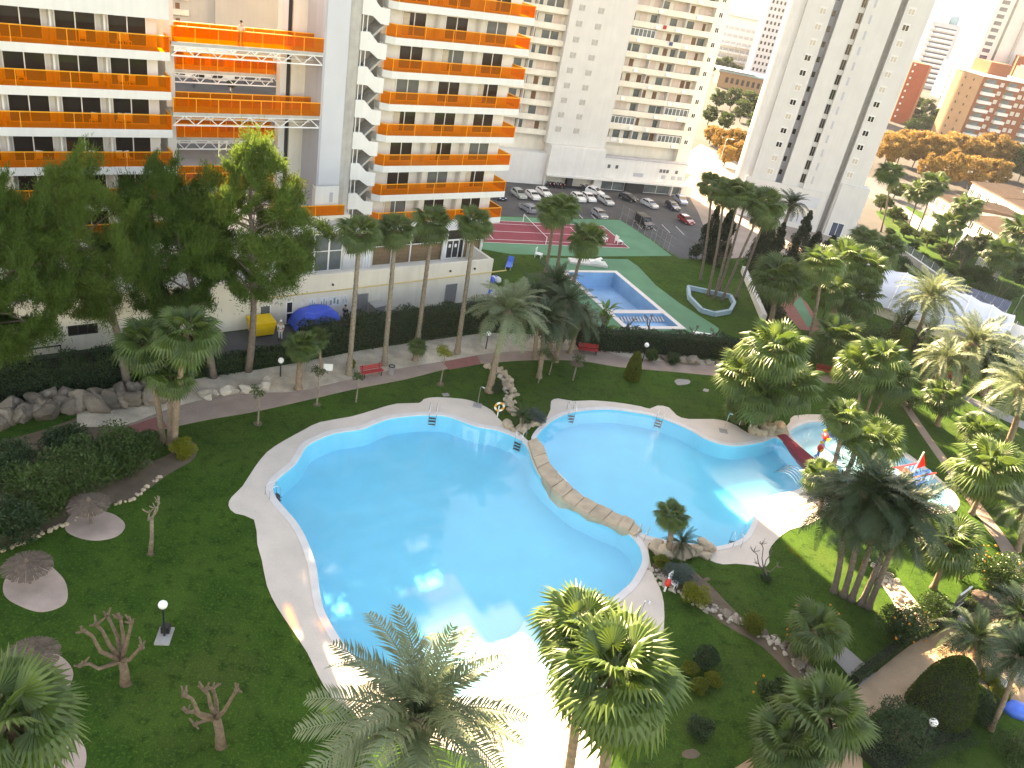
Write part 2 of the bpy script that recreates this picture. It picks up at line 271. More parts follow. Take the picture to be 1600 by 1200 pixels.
deck_px = [(655,630),(662,624),(682,621),(725,624),(748,631),(769,642),(777,652),(790,664),(806,672),(820,684),(829,690),(838,674),(850,660),(860,640),(861,627),(872,623),(895,627),(925,626),(962,629),(1000,635),(1015,639),(1027,634),(1045,637),(1057,649),(1075,655),(1115,655),(1135,659),(1150,665),(1167,676),(1190,680),(1220,672),(1234,660),(1240,650),(1285,648),(1330,660),(1370,681),(1403,699),(1432,719),(1468,748),(1493,772),(1499,790),(1484,803),(1446,802),(1400,799),(1347,792),(1300,800),(1263,820),(1234,828),(1212,845),(1201,862),(1202,879),(1192,887),(1178,884),(1150,881),(1130,882),(1110,876),(1104,866),(1060,858),(1040,853),(1015,848),(1013,862),(1020,897),(1030,917),(1037,942),(1037,985),(1027,1015),(1010,1050),(985,1090),(965,1140),(950,1200),(945,1265),(870,1290),(800,1262),(780,1212),(755,1195),(725,1180),(687,1167),(625,1150),(587,1137),(550,1115),(517,1087),(497,1055),(480,1020),(455,982),(432,947),(417,915),(409,875),(402,850),(397,812),(367,802),(357,790),(362,777),(379,760),(397,732),(417,707),(442,690),(475,672),(500,660),(550,651),(587,640),(620,631)]
def dense(px, z=0, n=3): return smooth(GP(px, z), n)
POOL1, POOL2, POOLK = dense(main_px), dense(two_px), dense(kid_px)
DECK = dense(deck_px, 0, 2)
rect_px = [(880,424),(962,425),(1067,513),(978,513)]
RECT = GP(rect_px)
def lerp(a, b, t): return a + (b - a) * t
TL, TR, BR, BL = RECT
DIVL, DIVR = lerp(TL, BL, .735), lerp(TR, BR, .735)
def inset(poly, d):
    out = []; n = len(poly); A = sum(poly[i][0] * poly[(i+1) % n][1] - poly[(i+1) % n][0] * poly[i][1] for i in range(n)); sg = 1 if A > 0 else -1
    for i in range(n):
        e1 = (Vector(poly[i]) - Vector(poly[i-1])).normalized(); e2 = (Vector(poly[(i+1) % n]) - Vector(poly[i])).normalized()
        n1, n2 = Vector((-e1.y, e1.x)), Vector((-e2.y, e2.x)); b = n1 + n2
        b = b / max(.35, b.length ** 2 / 2); out.append(Vector(poly[i]) + b * d * sg)
    return out
RECTA = inset([TL, TR, DIVR, DIVL], .35); RECTB = inset([lerp(DIVL, BL, .03), lerp(DIVR, BR, .03), BR, BL], .35)
HP0 = Vector((-29.2, 61.0)); HD = Vector((.75658, .65390)); HN = Vector((-.65390, .75658))   # hotel front line: origin, along, into the building
def hp(s, off, z=0): p = HP0 + HD * s + HN * off; return Vector((p.x, p.y, z))
terrace = [hp(-75, 13), hp(-75, -70), Vector((-60, -30)), Vector((75, -30)), Vector((72, 40)), G(1640, 572), G(1600, 542), G(1500, 466), G(1392, 388), G(1330, 395), G(1230, 398), G(1120, 405), G(1062, 404), G(1018, 373), G(969, 343), G(860, 340), G(768, 337), hp(36, 13)]
struct_lawn = sheet('lawn', [Vector((p[0], p[1])) for p in terrace], 0, M['grass'], [POOL1, POOL2, POOLK, RECTA, RECTB])
mb = MB(); n = len(terrace)
mb.add([(p[0], p[1], -.005) for p in terrace] + [(p[0], p[1], LOW - .3) for p in terrace], [(i, (i + 1) % n, (i + 1) % n + n, i + n) for i in range(n)])
tag(mb.build('retaining_wall', M['concrete']), 'tall concrete retaining wall under the garden terrace above the car park', 'wall')
big = 2600
sheet('lower_ground', [(-big, -300), (big, -300), (big, 880), (900, 900), (300, 1000), (0, 1300), (-400, 1600), (-big, 1800)], LOW, M['city'])
struct(MB().add([(-60000, 500, LOW - 1.2), (60000, 500, LOW - 1.2), (60000, 60000, LOW - 1.2), (-60000, 60000, LOW - 1.2)], [(0, 1, 2, 3)]).build('sea', mat('sea_water', (.03, .085, .125), .6, .05, .002, spec=.03)))
# pool deck, cut by the three basins, with a rounded concrete rim
sheet('pool_deck', DECK, .03, M['deck'], [inset(POOL1, -.02), inset(POOL2, -.02), inset(POOLK, -.02)], .035)
def ring(name, poly, d0, d1, z0, m, parent=None):
    a, b = inset(poly, -d0), inset(poly, -d1); k = len(a); mb = MB()
    mb.add([(p.x, p.y, z0) for p in a] + [(p.x, p.y, z0) for p in b] + [(p.x, p.y, z0 - .2) for p in a] + [(p.x, p.y, z0 - .06) for p in b],
           [((i + 1) % k, i, k + i, k + (i + 1) % k) for i in range(k)] + [(i, (i + 1) % k, 2 * k + (i + 1) % k, 2 * k + i) for i in range(k)] + [(k + (i + 1) % k, k + i, 3 * k + i, 3 * k + (i + 1) % k) for i in range(k)])
    return struct(mb.build(name, m))
ring('pool_coping', POOL1, -.015, .42, .065, M['coping']); ring('pool_coping', POOL2, -.015, .34, .065, M['coping']); ring('pool_coping', POOLK, -.015, .3, .065, M['coping'])
def basin(name, poly, z, depth, m, water=None, wz=-.1, floor_in=0.0):
    k = len(poly); fl = inset(poly, floor_in) if floor_in else poly
    mb = MB(); mb.add([(p[0], p[1], z) for p in poly] + [(p[0], p[1], -depth) for p in fl], [((i + 1) % k, i, k + i, k + (i + 1) % k) for i in range(k)])
    tr = tessellate_polygon([[Vector((p[0], p[1], 0)) for p in fl]]); mb.add([(p[0], p[1], -depth) for p in fl], [tuple(t) for t in tr])
    o = struct(mb.build(name, m))
    if water: sheet('pool_water', inset(poly, .003), wz, water)
    return o
WATER = watermat('pool_water', (.86, .985, .995)); WATERK = watermat('shallow_water', (.88, .97, .98), .05, 1.5)
basin('pool_basin', POOL1, .03, 1.25, M['tile'], WATER, -.09, .35)
basin('pool_basin', POOL2, .03, 1.1, M['tile'], WATER, -.09, .35)
basin('pool_basin', POOLK, .03, .4, M['tilek'], WATERK, -.09, .1)
# the beach that slopes into the big pool
edge = [p for p, q in zip(dense(main_px), range(999)) if 24 * 3 <= q <= 31 * 3]
cen = sum(POOL1, Vector((0, 0))) / len(POOL1); mb = MB(); k = len(edge)
mb.add([(p.x, p.y, -.02) for p in edge] + [(*(p + (cen - p).normalized() * 4.2), -1.1) for p in edge], [(i, i + 1, k + i + 1, k + i) for i in range(k - 1)])
struct(mb.build('pool_beach', M['tile2']))
# the old rectangular pool: two drained tiled basins with pale coping
basin('pool_basin', RECTA, .06, 1.7, M['tilerect']); basin('pool_basin', RECTB, .06, .7, M['tilerect'])
cp = [inset(RECT, -.25), RECTA, RECTB]
sheet('pool_coping', cp[0], .07, M['coping'], [RECTA, RECTB], .08)
mb = MB()
for i in range(16):
    a = lerp(RECTB[0], RECTB[1], (i + .5) / 16.); d = (RECTB[3] - RECTB[0]).normalized(); mb.beam((*(a + d * .1), -.3), (*(a + d * .75), -.55), .16, .1)
struct(mb.build('pool_steps', M['coping']))
# courts
sheet('green_deck', GP([(853,403),(981,405),(998,417),(1025,446),(1062,474),(1122,512),(1130,529),(1080,532),(944,517),(900,476),(859,430)]), .012, M['greencourt'], [inset(RECTA, -.1), inset(RECTB, -.1)])
sheet('tennis_court_surround', GP([(700,331),(770,338),(860,341),(969,344),(1016,374),(1050,400),(906,401),(797,397),(700,380)]), .012, M['greencourt'])
t1, t2, t3, t4 = G(937, 353), G(984, 388), G(783, 380), G(769 - 40, 341)
tdir = (t3 - t2).normalized(); tper = Vector((-tdir.y, tdir.x)) * -1
if (t1 - t2).dot(tper) < 0: tper = -tper
TW = (t1 - t2).length; TLn = 24.0
def tc_(a, b, z=.02): q = t2 + tdir * a + tper * b; return (q.x, q.y, z)
def trect(name, a0, b0, a1, b1, z, m): return struct(MB().add([tc_(a0, b0, z), tc_(a1, b0, z), tc_(a1, b1, z), tc_(a0, b1, z)], [(0, 1, 2, 3)]).build(name, m))
trect('tennis_court', 0, 0, TLn, TW, .018, M['redcourt'])
lw = .09
for a0, b0, a1, b1 in [(0, 0, TLn, lw), (0, TW - lw, TLn, TW), (0, 0, lw, TW), (0, TW * .14, TLn, TW * .14 + lw), (0, TW * .86 - lw, TLn, TW * .86), (5.5, TW * .14, 5.5 + lw, TW * .86), (18.3, TW * .14, 18.3 + lw, TW * .86), (5.5, TW * .5, 18.3, TW * .5 + lw)]:
    trect('court_line', a0, b0, a1, b1, .024, M['line'])
# paths and beds
up = [(190,668),(262,640),(330,622),(400,614),(462,612),(534,596),(619,577),(697,564),(775,551),(869,548),(937,547),(975,558),(1062,567),(1131,572),(1210,580),(1287,587),(1350,588),(1392,596),(1402,606)]
lo = [(1410,622),(1396,620),(1366,604),(1287,598),(1210,594),(1125,588),(1050,581),(969,574),(906,564),(828,563),(759,568),(697,577),(637,592),(550,609),(481,625),(400,643),(330,655),(268,668),(215,680)]
sheet('garden_path', smooth(GP(up), 3, False) + smooth(GP(lo), 3, False), .02, M['path'], edge=.02)
for q in ([(690,566),(745,556),(752,569),(702,578)], [(196,668),(250,650),(262,668),(218,680)]):
    sheet('red_brick_paving', GP(q), .026, M['redpath'])
sheet('straight_path', GP([(1397,616),(1408,616),(1455,684),(1510,757),(1584,856),(1640,935),(1600,935),(1558,849),(1498,764),(1440,680)]), .016, M['path'], edge=.016)
sheet('side_path', GP([(1494,619),(1510,618),(1560,640),(1620,668),(1620,680),(1550,648)]), .012, M['paving'])
gr = [(120,640),(200,612),(330,588),(400,578),(470,566),(560,548),(640,536),(705,527),(760,520),(830,522),(900,532),(960,545),(1060,558),(1180,572),(1180,582),(1062,570),(975,561),(937,550),(869,551),(775,554),(697,567),(619,580),(534,599),(462,615),(400,617),(330,625),(262,643),(190,666),(120,668)]
sheet('gravel_bed', GP(gr), .01, M['gravel'])
# service yard behind the hedge and the sandy walk at lower right
sheet('service_yard', [hp(-70, -5.2).xy, hp(-70, -9.3).xy, hp(31, -8.6).xy, hp(33, -5.2).xy], .014, M['asphalt'])
walk = [(1640,850),(1600,912),(1560,940),(1500,965),(1465,985),(1420,1010),(1375,1045),(1340,1075),(1310,1095),(1285,1130),(1180,1180),(1120,1240),(1330,1260),(1345,1150),(1370,1110),(1440,1105),(1470,1075),(1500,1050),(1525,1050),(1560,1085),(1640,1160),(1660,1090),(1560,1010),(1530,985),(1600,958),(1660,920)]
sheet('sandstone_walk', smooth(GP(walk), 2), .018, M['orangepath'], edge=.02)
sheet('concrete_ramp', GP([(1287,1012),(1308,1000),(1368,1052),(1342,1073)]), .03, M['paving'], edge=.03)
sheet('concrete_ramp', GP([(1478,958),(1492,945),(1524,980),(1505,998)]), .03, M['paving'], edge=.03)
sheet('pale_bed', GP([(1500,1045),(1540,1010),(1600,1000),(1680,1060),(1640,1150),(1560,1090)]), .012, M['gravel'])
sheet('planting_bed', smooth(GP([(0,690),(80,668),(160,640),(200,655),(215,690),(240,720),(300,690),(305,715),(262,742),(215,775),(160,790),(110,812),(60,835),(0,860),(-120,900),(-120,720)]), 3), .008, M['soil'])
sheet('planting_bed', smooth(GP([(1100,905),(1160,965),(1215,1000),(1260,1030),(1300,1085),(1285,1110),(1240,1060),(1190,1010),(1130,975),(1080,935),(1030,905),(1020,880),(1060,880)]), 3), .008, M['soil'])
sheet('planting_bed', smooth(GP([(1370,900),(1400,905),(1440,950),(1470,985),(1440,1000),(1415,985),(1395,940)]), 3), .008, M['gravel'])
sheet('mini_golf_lane', GP([(1218,480),(1240,452),(1262,475),(1290,520),(1250,515)]), .01, M['redpath'])
sheet('mini_golf_lane', GP([(1240,475),(1250,462),(1272,505),(1262,512)]), .016, M['greencourt'])
# lower level: car park, street, plaza
def lowsheet(name, px, m, dz=.02): return sheet(name, GP(px, LOW), LOW + dz, m)
lowsheet('car_park', [(600,300),(770,285),(850,287),(990,298),(1075,305),(1090,330),(1110,380),(1100,420),(960,400),(700,380)], M['asphalt'])
lowsheet('plaza', [(1060,295),(1090,262),(1160,285),(1300,330),(1400,380),(1380,420),(1120,420),(1085,330)], M['plazam'], .015)
lowsheet('street', [(1040,262),(1095,225),(1170,262),(1165,285),(1090,275)], M['plazam'], .022)
lowsheet('garden_ground', [(1368,330),(1420,322),(1480,350),(1560,385),(1680,440),(1680,620),(1560,530),(1440,440)], M['grass'], .012)
lowsheet('street', [(1345,275),(1420,285),(1600,345),(1600,380),(1420,330),(1330,300)], M['asphalt'], .01)
tag(MB().prism([hp(-60, 13.05).xy, hp(17, 13.05).xy, Vector((-38, 194)), Vector((-118, 139))], LOW, .012).build('street', M['asphalt']), kind='structure')
for a in range(9):      # bay lines in the car park
    q0, q1 = G(880 + a * 22, 330 + a * 3.0, LOW), G(893 + a * 22, 343 + a * 3.0, LOW)
    struct(MB().beam((q0.x, q0.y, LOW + .03), (q1.x, q1.y, LOW + .03), .12, .01).build('bay_line', M['line']))

# ================================================================== hotel
_wc = {}
def window(parent, x, y, z, w, h, panes=2, fm='frame', pm='glass', name='window', transom=None, bar=.07, depth=.06):
    key = (round(w, 2), round(h, 2), panes, fm, pm, transom, bar, depth)
    if key not in _wc:
        f = MB(); f.box(0, -depth, 0, w, .02, bar); f.box(0, -depth, h - bar, w, .02, h)
        for i in range(panes + 1):
            xx = (w - bar) * i / panes; f.box(xx, -depth - .004, bar, xx + bar, .024, h - bar)
        if transom: f.box(bar, -depth + .006, transom, w - bar, .016, transom + bar)
        g = MB()
        for i in range(panes):
            a = (w - bar) * i / panes + bar; b = (w - bar) * (i + 1) / panes; g.add([(a, -.015, bar), (b, -.015, bar), (b, -.015, h - bar), (a, -.015, h - bar)], [(0, 1, 2, 3)])
        _wc[key] = (f.mesh('window', M[fm]), g.mesh('pane', M[pm]))
    a, b = _wc[key]; o = link(name, a, parent, (x, y, z)); link('pane', b, o); return o
_bc = {}
def part_box(name, parent, x0, y0, z0, x1, y1, z1, m):
    key = (name, round(x1 - x0, 3), round(y1 - y0, 3), round(z1 - z0, 3), m)
    if key not in _bc: _bc[key] = MB().box(0, 0, 0, x1 - x0, y1 - y0, z1 - z0).mesh(name, M[m])
    return link(name, _bc[key], parent, (x0, y0, z0))
def panel(name, parent, p, q, z0, z1, m, t=.03, rail='orail'):
    """a see-through railing panel from p to q with its top rail"""
    d = Vector(q) - Vector(p); L = d.length; key = (name, round(L, 2), round(z1 - z0, 2), m)
    if key not in _bc:
        a = MB().box(.02, -t / 2, 0, L - .02, t / 2, z1 - z0); b = MB().box(0, -.045, z1 - z0, L, .045, z1 - z0 + .06); b.box(0, -.035, 0, .04, .035, z1 - z0 - .002)
        _bc[key] = (a.mesh(name, M[m]), b.mesh('rail', M[rail]))
    a, b = _bc[key]; o = link(name, a, parent, (p[0], p[1], z0), (0, 0, math.atan2(d.y, d.x))); link('rail', b, o); return o
HROT = math.atan2(HD.y, HD.x)
def hotel_root(name, label, cat='building'): return thing(name, label, cat, hp(0, 0), HROT)

# ---- left accommodation block
LB = hotel_root('hotel_block', 'white hotel wing with orange balcony railings behind the pine trees')
MB().box(-46, 1.5, 0, -.5, 13, 62).build('wall', M['white'], LB)
part_box('column', LB, .1, 1.7, 0, .75, 4.2, 62, 'beige')
zs = [6.15 + 2.8 * k for k in range(20)]
for k, zb in enumerate(zs):
    tall = (k == 6)
    part_box('balcony_slab', LB, -46, 0, zb, 0, 1.5, zb + (1.7 if tall else .6), 'white')
    if zb < 34 and not tall:
        for i in range(5):
            s1 = -i * 3.35; panel('railing_panel', LB, (s1 - 3.35, .05), (s1, .05), zb + .6, zb + 1.66, 'oglass')
        panel('railing_panel', LB, (-.03, .06), (-.03, 1.5), zb + .6, zb + 1.66, 'oglass'); panel('railing_panel', LB, (-46, .05), (-16.75, .05), zb + .6, zb + 1.66, 'oglass')
        for i in range(6):
            s0 = -3.82 - 3.35 * i; window(LB, s0, 1.49, zb + .6, 2.62, 2.12, 2); part_box('partition', LB, s0 - .42, .55, zb + .6, s0 - .3, 1.49, zb + 2.79, 'white')
# balcony chairs
def chair_mesh():
    t = thing('balcony_chair', 'x', 'chair')
    MB().box(-.23, -.22, .42, .23, .22, .46).build('seat', M['whiteplastic'], t)
    MB().add([(-.23, .2, .46), (.23, .2, .46), (.23, .3, .9), (-.23, .3, .9), (-.23, .24, .46), (.23, .24, .46), (.23, .34, .9), (-.23, .34, .9)], [(0, 1, 2, 3), (5, 4, 7, 6), (3, 2, 6, 7), (0, 3, 7, 4), (1, 5, 6, 2)]).build('backrest', M['whiteplastic'], t)
    for x in (-.2, .2):
        for y in (-.19, .19): MB().box(x - .02, y - .02, 0, x + .02, y + .02, .42).build('leg', M['whiteplastic'], t)
    return t
CH = chair_mesh(); index_children(); first = [True]
for k, ss in ((5, (-5.6, -3.2, -2.7)), (4, (-11, -9.6, -4.9, -4.3, -3.2, -2.6)), (3, (-10.8, -5.3, -3.5, -2.9)), (2, (-11, -9.1, -5.6, -3.6, -3.0)), (1, (-3.4, -2.8))):
    for j, s in enumerate(ss):
        c = CH if first[0] else copy_tree(CH); first[0] = False
        p = hp(s, .75); c.location = (p.x, p.y, zs[k] + .6); c.rotation_euler = (0, 0, HROT + random.uniform(-.6, .6))
        tag(c, 'white plastic chair behind the orange railing, %s storey up, %s chair from the bridge end' % (ORD[k], ORD[len(ss) - 1 - j]), 'chair', 'chairs on the hotel balconies')

# ---- lift core and stair between the wings, belongs to the tower
TW_ = hotel_root('hotel_tower', 'white hotel tower with orange balconies, open stair and grey lift core')
MB().box(11.9, 0, 0, 14.07, 4.4, 64).build('lift_core', M['greywall'], TW_)
part_box('lit_front', TW_, 12.05, -.05, 10.6, 14.0, 0, 64, 'bluegrey'); part_box('base_panel', TW_, 11.85, -.06, 7.7, 14.06, .6, 10.45, 'white')  # same paint as the core sides; light on the front put into its tone
part_box('column', TW_, 14.07, .25, 4, 15.14, 6, 64, 'concrete')
part_box('column', TW_, 10.65, 3.4, 4, 11.9, 4.3, 25.5, 'cream'); part_box('drain_channel', TW_, 10.2, 3.6, 4, 10.65, 4.2, 25.5, 'black'); part_box('column', TW_, 9.65, 3.3, 4, 10.2, 4.1, 25.5, 'beige')
part_box('vent', TW_, 13.2, -.09, 9.0, 13.5, -.055, 9.9, 'greywall')
MB().box(17.65, 1.5, 2.8, 31.95, 14, 66).build('wall', M['white'], TW_)
MB().box(15.14, 2.6, 2.8, 17.65, 14, 64).build('stair_back_wall', M['slabwall'], TW_)
stair = MB(); pr = [(15.14, 0), (15.95, 0), (16.75, -.78), (17.65, -.85), (17.65, -2.1), (16.9, -2.05), (16.1, -1.5), (15.14, -1.45)]
k8 = len(pr); stair.add([(x, .15, z) for x, z in pr] + [(x, .4, z) for x, z in pr], [tuple(range(k8))] + [tuple(range(k8, 2 * k8))[::-1]] + [(j, i, i + k8, j + k8) for i, j in [(i, (i + 1) % k8) for i in range(k8)]])
stair_me = stair.mesh('stair_parapet', M['white'])
flight = MB()
flight.add([(15.6, .6, -1.2), (17.6, .6, .55), (17.6, 2.5, .55), (15.6, 2.5, -1.2), (15.6, .6, -1.45), (17.6, .6, .3), (17.6, 2.5, .3), (15.6, 2.5, -1.45)], [(0, 1, 2, 3), (0, 4, 5, 1), (4, 7, 6, 5)])
flight_me = flight.mesh('stair_flight', M['concrete'])
zt = [6.1 + 2.75 * k for k in range(22)]
for k, zb in enumerate(zt):
    z0 = zb + 3.55 - 2.75
    link('stair_parapet', stair_me, TW_, (0, 0, z0))
    if zb < 34:
        link('stair_flight', flight_me, TW_, (0, 0, z0 + .2))
        for x in (15.32, 15.72): part_box('stair_post', TW_, x, .3, z0, x + .06, .36, z0 + 1.42, 'frame')
        pass
    sl_ = [(17.67, .6), (18.3, 0), (32.55, 0), (32.55, 4.2), (31.97, 4.2), (31.97, 1.48), (17.67, 1.48)]
    MB().prism(sl_, zb, zb + .6).build('balcony_slab', M['white'], TW_)
    if zb < 34:
        panel('railing_panel', TW_, (17.7, .62), (18.32, .05), zb + .6, zb + 1.58, 'oglass')
        for i in range(5): panel('railing_panel', TW_, (18.32 + i * 2.838, .05), (18.32 + (i + 1) * 2.838, .05), zb + .6, zb + 1.58, 'oglass')
        panel('railing_panel', TW_, (32.5, .06), (32.5, 4.15), zb + .6, zb + 1.58, 'oglass')
        for j, s0 in enumerate((19.55, 23.9, 28.3)):
            window(TW_, s0, 1.49, zb + .6, 2.42, 1.98, 2, pm='glass' if (k * 3 + j) % 4 else 'glassgrey')
            if (k + j) % 3 == 0: part_box('curtain', TW_, s0 + .12, 1.468, zb + .72, s0 + .75, 1.472, zb + 2.45, 'curtain')
        for s0 in (22.85, 27.2): MB().prism([(s0, 1.49), (s0, .95), (s0 + .1, .75), (s0 + .22, .95), (s0 + .3, 1.49)], zb + .6, zb + 2.74).build('partition', M['white'], TW_)

# ---- podium with the restaurant, the terrace wall and service doors
PD = hotel_root('hotel_podium', 'cream ground floor of the hotel with restaurant glazing above a plain service wall')
MB().prism([(-75, -5), (28.75, -5), (28.75, -4.75), (28.75, 0), (28.75, 12.8), (-75, 12.8)], 0, 2.8).build('wall', M['cream'], PD)
MB().box(-75, -5, 2.803, 28.75, -4.72, 4.35).build('parapet', M['cream'], PD); MB().box(28.47, -4.717, 2.803, 28.75, 0, 4.3).build('parapet', M['cream'], PD)
MB().box(-46, -1, 2.803, 9.6, 1.45, 6.0).build('ground_floor_wall', M['white'], PD)
MB().box(.8, 1.45, 2.803, 11.8, 12.8, 4.6).build('terrace_wall', M['cream'], PD)
part_box('window_bay', PD, 9.6, -.92, 2.803, 17.6, 1.4, 6.5, 'cream')
part_box('dark_interior', PD, 17.6, -.5, 2.803, 30.2, 1.45, 6.05, 'dark')
for s0, ww in ((9.75, 1.9), (11.65, 1.4), (13.05, 1.3)): window(PD, s0, -.94, 2.81, ww, 3.6, 1, pm='glassgrey', transom=1.9)
part_box('wall_panel', PD, 14.5, -1.0, 2.81, 17.4, -.92, 6.45, 'white'); part_box('grille', PD, 14.8, -1.06, 4.35, 15.9, -1.004, 4.75, 'black')
for i in range(3): part_box('fold_shutter', PD, 16.5 + i * .3, -1.05, 2.81, 16.72 + i * .3, -1.003, 5.6, 'frame')
for i in range(6):
    s0 = 17.65 + i * 2.06
    if i == 4: window(PD, s0 + .05, -.55, 2.81, 1.5, 1.95, 2, pm='dark', name='door'); part_box('notice', PD, s0 + .3, -.63, 4.0, s0 + .55, -.612, 4.35, 'paper'); part_box('notice', PD, s0 + 1.0, -.63, 4.0, s0 + 1.25, -.612, 4.35, 'paper')
    else: part_box('wood_panel', PD, s0 + .06, -.58, 2.81, s0 + 2.0, -.505, 4.5, 'brown')
    window(PD, s0, -.56, 4.6 if i != 4 else 4.78, 2.06, 1.45 if i != 4 else 1.27, 1, pm='glass'); part_box('post', PD, s0 - .05, -.7, 2.81, s0 + .05, -.6, 6.04, 'frame')
for i in range(4):   # horizontal boards on the wood panels
    for z in (3.2, 3.6, 4.0, 4.4): part_box('board_joint', PD, 17.72 + i * 2.06, -.592, z, 19.64 + i * 2.06, -.582, z + .03, 'door_brown')
part_box('column', PD, 25.3, -.9, 2.81, 25.7, -.72, 6.04, 'white'); part_box('column', PD, 29.9, -.9, 2.81, 30.1, -.72, 6.04, 'white')
MB().box(17.5, -1.15, 6.055, 30.4, -.02, 6.2).build('canopy', M['white'], PD)
MB().box(9.2, -1.3, 6.55, 17.6, 1.4, 6.75).build('canopy', M['white'], PD); MB().box(8.6, -.6, 7.5, 15.1, 3.2, 7.95).build('terrace_slab', M['cream'], PD)
for i in range(2): panel('railing_panel', PD, (8.9 + i * 2.8, -.55), (11.7 + i * 2.8, -.55), 7.95, 8.85, 'oglass')
MB().box(9, -.2, 6.75, 11.8, 3, 7.5).build('lintel', M['white'], PD)
MB().tube([(5, -5.08, 2.72), (14, -5.08, 2.8), (28.8, -5.08, 3.02), (30.5, -5.08, 3.05)], .06, 8).build('pipe', M['pipe'], PD, True)
window(PD, 7.5, -5.01, .05, .62, 2.1, 1, transom=1.0, name='door', pm='glass'); window(PD, 5.2, -5.01, .05, .95, 2.0, 1, name='door', pm='glassgrey')
for s0, ww, z0 in ((9.55, .65, 1.25), (10.6, .75, 1.25), (11.45, 1.1, 1.25), (12.7, .55, 1.25)):
    part_box('notice_board', PD, s0, -5.04, z0, s0 + ww, -5.004, z0 + .95, 'paper')
    for a in range(3): part_box('print', PD, s0 + .08 + a * ww * .3, -5.05, z0 + .15 + .1 * (a % 2), s0 + ww * .22 + a * ww * .3, -5.042, z0 + .6 + .2 * (a % 2), 'ink')
for s0 in (13.95, 23.55): part_box('service_door', PD, s0, -5.05, .03, s0 + 1.3, -5.004, 2.15, 'metal')
for s0, z0 in ((11.6, 3.3), (17.5, 3.45), (23.7, 3.5), (26.5, 3.5)): part_box('wall_lamp', PD, s0, -5.2, z0, s0 + .12, -5.003, z0 + .14, 'black')
for s0 in (-9.2, -20): window(PD, s0, -5.01, 1.3, 2.0, .8, 3, fm='black', name='barred_window')
MB().beam((-18, -5.5, .85), (-9.8, -5.5, .85), .08).build('bump_rail', M['black'], PD)
for s0 in (-17.9, -15.2, -12.5, -9.9): part_box('rail_post', PD, s0, -5.54, 0, s0 + .07, -5.46, .81, 'black')

# ---- footbridges
def bridge(label, z, off, s0, s1, lean=False):
    t = thing('footbridge', label, 'bridge', hp(0, 0, 0), HROT, 'footbridges between the hotel wings')
    MB().box(s0, off, z - .25, s1, off + 2.0, z - .02).build('deck', M['concrete'], t)
    nseg = 7; L = (s1 - s0) / nseg
    for o in (off + .02, off + 1.98):
        for i in range(nseg): panel('railing_panel', t, (s0 + i * L, o), (s0 + (i + 1) * L, o), z, z + 1.02, 'oglass')
    for o in (off + .1, off + 1.9):
        c = MB(); c.beam((s0, o, z - 1.0), (s1, o, z - 1.0), .09); c.beam((s0, o, z - .3), (s1, o, z - .3), .09); c.build('chord', M['truss'], t)
        for i in range(nseg):
            a = s0 + i * L; w_ = MB(); w_.beam((a, o, z - 1.0), (a + L / 2, o, z - .3), .06); w_.beam((a + L / 2, o, z - .3), (a + L, o, z - 1.0), .06); w_.build('brace', M['truss'], t)
    return t
bridge('highest orange sided steel truss footbridge joining the hotel wings', 21.55, 0.0, .1, 11.9)
bridge('second highest orange footbridge, set back behind the top one', 18.75, 4.3, .76, 10.2)
bridge('third orange footbridge from the top, with yellow handrail and white truss', 16.5, 0.0, .1, 11.9)
bridge('fourth orange footbridge, lower and set back between the wings', 13.4, 4.3, .76, 10.2)
bridge('lowest orange footbridge just above the pine crowns', 9.3, 4.3, .76, 10.2)

# ================================================================== the other buildings
rb = random.Random(3)
def building(name, label, P, D, z=LOW):
    return thing(name, label, 'building', (P[0], P[1], z), math.atan2(D[1], D[0]))
